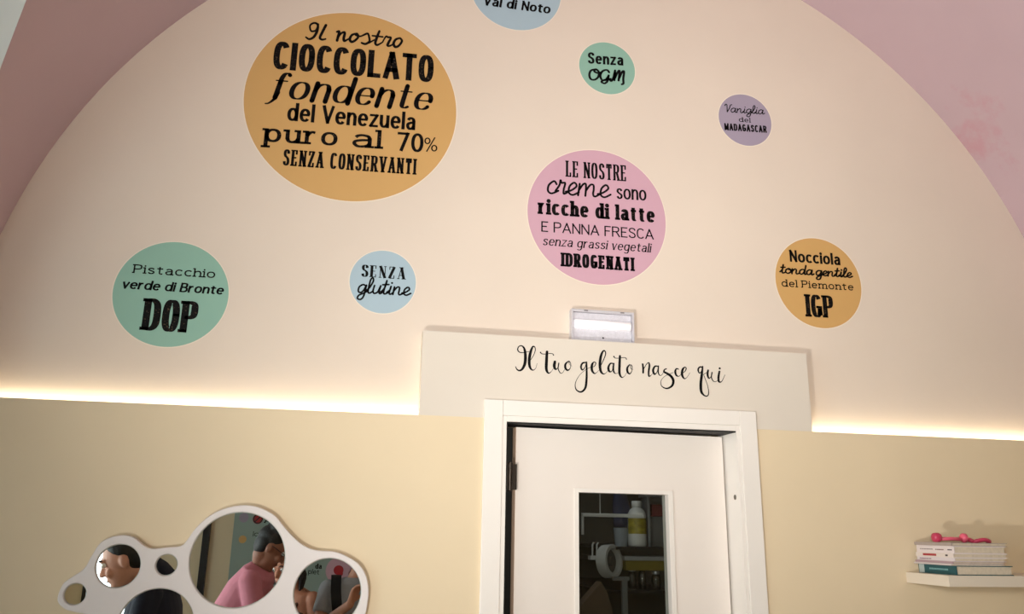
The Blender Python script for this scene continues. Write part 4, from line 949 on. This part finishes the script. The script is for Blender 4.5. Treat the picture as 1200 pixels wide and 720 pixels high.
# man in the pink T-shirt, bent over to the right
H = mir(317.5, 643, 5.25); Sc = mir(302, 675, 5.3); Pc = Sc + V((-.27, -.02, -.50)); bz = V((Pc.x, Pc.y, 0))
sL = Sc + V((.03, .175, 0)); sR = Sc + V((.03, -.175, 0))
person(bz, 'man in a pink T-shirt and glasses bending over, reflected in the big round mirror', H, V((.80, -.12, -.55)), Sc, Pc, V((.08, -1, 0)),
       ((sL + V((.01, .05, -.27)), sL + V((.20, .06, -.42)), V((1, 0, -.35)), V((0, 0, -1)), V((0, -1, .2))), (sR + V((.03, -.03, -.27)), sR + V((.24, -.02, -.40)), V((1, 0, -.3)), V((0, 0, -1)), V((0, 1, .2)))),
       (bz + V((.02, .10, 0)), bz + V((.05, -.10, 0))), (140, 92, 72), (192, 116, 130), (60, 66, 84), (24, 20, 20), .62, glasses=True, bw=1.08)
# man in the navy jacket by the entrance
H = mir(143, 658, 4.30); Sc = mir(180, 689, 4.40); Pc = Sc + V((.05, .0, -.50)); bz = V((Pc.x, Pc.y, 0))
sL = Sc + V((0, -.17, 0)); sR = Sc + V((0, .17, 0))
person(bz, 'man in a navy jacket facing the entrance, reflected in the left mirror pane', H, V((-.88, .10, -.42)), Sc, Pc, V((.08, 1, 0)),
       ((sL + V((-.02, -.04, -.28)), sL + V((-.2, -.02, -.40)), V((-1, 0, -.2)), V((0, 0, -1)), V((0, 1, .2))), (sR + V((-.02, .04, -.28)), sR + V((-.2, .02, -.40)), V((-1, 0, -.2)), V((0, 0, -1)), V((0, -1, .2)))),
       (bz + V((0, -.10, 0)), bz + V((-.03, .10, 0))), (206, 150, 128), (15, 17, 36), (34, 34, 40), (22, 17, 16), 1.0, bw=1.1)
# woman with dark hair beside him
H = mir(335, 667, 5.85); Sc = mir(343, 698, 5.9); Pc = Sc + V((.02, -.03, -.47)); bz = V((Pc.x, Pc.y, 0)); Rt = V((-.82, -.5, 0)).normalized()
sL = Sc - Rt * .165; sR = Sc + Rt * .165
person(bz, 'woman in a brown top with dark hair, partly reflected beside the man in pink', H, V((-.55, .80, -.22)), Sc, Pc, Rt,
       ((sL + V((.03, .0, -.27)), sL + V((-.06, .16, -.42)), V((-.5, .8, -.1)), V((0, 0, -1)), V((-.8, -.4, 0))), (sR + V((-.03, 0, -.27)), sR + V((.02, .16, -.42)), V((.1, .9, -.1)), V((0, 0, -1)), V((.8, .4, 0)))),
       (bz + V((.08, .03, 0)), bz + V((-.08, -.03, 0))), (190, 128, 100), (88, 58, 46), (50, 54, 70), (26, 19, 17), 0, tank=True, hairlen=.20, bw=.90)
# photographer in a grey T-shirt
H = V((-.285, -3.0, 1.63)); Sc = V((-.335, -3.03, 1.385)); Pc = Sc + V((0, 0, -.5)); bz = V((Pc.x, Pc.y, 0))
sL = Sc + V((-.175, 0, 0)); sR = Sc + V((.175, 0, 0)); hl_ = mir(415, 697, 5.12); PH = mir(428, 686, 5.05)
ph = person(bz, 'person in a grey T-shirt with a black shoulder strap holding up a phone', H, V((0.05, 1, .1)), Sc, Pc, V((1, 0, 0)),
       ((sL + V((-.05, .08, -.25)), hl_ + V((-.02, -.04, -.06)), V((.35, .1, 1)), V((.8, .5, 0)), V((.3, -.8, .3))), (sR + V((.05, .08, -.25)), PH + V((.10, -.03, -.07)), V((-.4, .1, 1)), V((-.8, .5, 0)), V((-.3, -.8, .3)))),
       (bz + V((-.10, 0, 0)), bz + V((.10, .02, 0))), (196, 138, 112), (150, 152, 156), (48, 52, 66), (26, 20, 18), .60)
stp = MB(); cx0 = Sc.x - .125
path_ = [V((cx0 + .05, Sc.y + .150, Sc.z - .34)), V((cx0 + .02, Sc.y + .152, Sc.z - .16)), V((cx0, Sc.y + .120, Sc.z - .03)), V((cx0 - .005, Sc.y + .05, Sc.z + .055)), V((cx0 - .005, Sc.y - .04, Sc.z + .052)), V((cx0, Sc.y - .125, Sc.z - .05)), V((cx0 + .03, Sc.y - .155, Sc.z - .30))]
path_ = [V(p) for p in spline([tuple(p) for p in path_], 6)]
for i, p in enumerate(path_):
    d_ = (path_[min(i + 1, len(path_) - 1)] - path_[max(i - 1, 0)]).normalized(); w_ = V((1, 0, 0)); n_ = d_.cross(w_).normalized()
    for a, b in ((-.032, -.005), (.032, -.005), (.032, .005), (-.032, .005)): stp.v.append(p + w_ * a + n_ * b)
for i in range(len(path_) - 1):
    for j in range(4): stp.f.append((i * 4 + j, i * 4 + (j + 1) % 4, i * 4 + 4 + (j + 1) % 4, i * 4 + 4 + j))
stp.f += [(3, 2, 1, 0), tuple(len(path_) * 4 - 4 + j for j in range(4))]
stp.build('shoulder_strap', mat('black_webbing', (16, 16, 18), .8), ph)
pm = MB().box(PH.x - .006, PH.x + .07, PH.y + .020, PH.y + .028, PH.z - .055, PH.z + .095)
tp = thing('phone', (PH.x + .03, PH.y, PH.z - .055), 'black phone held up by the person in grey', 'phone')
pm.build('case', mat('black_phone', (14, 14, 16), .3), tp, bevel=.003)
MB().lathe((PH.x + .012, PH.y + .028, PH.z + .08), (0, 1, 0), [(.008, 0), (.007, .0015)], 16).build('camera_lens', mat('lens', (40, 42, 50), .1), tp)
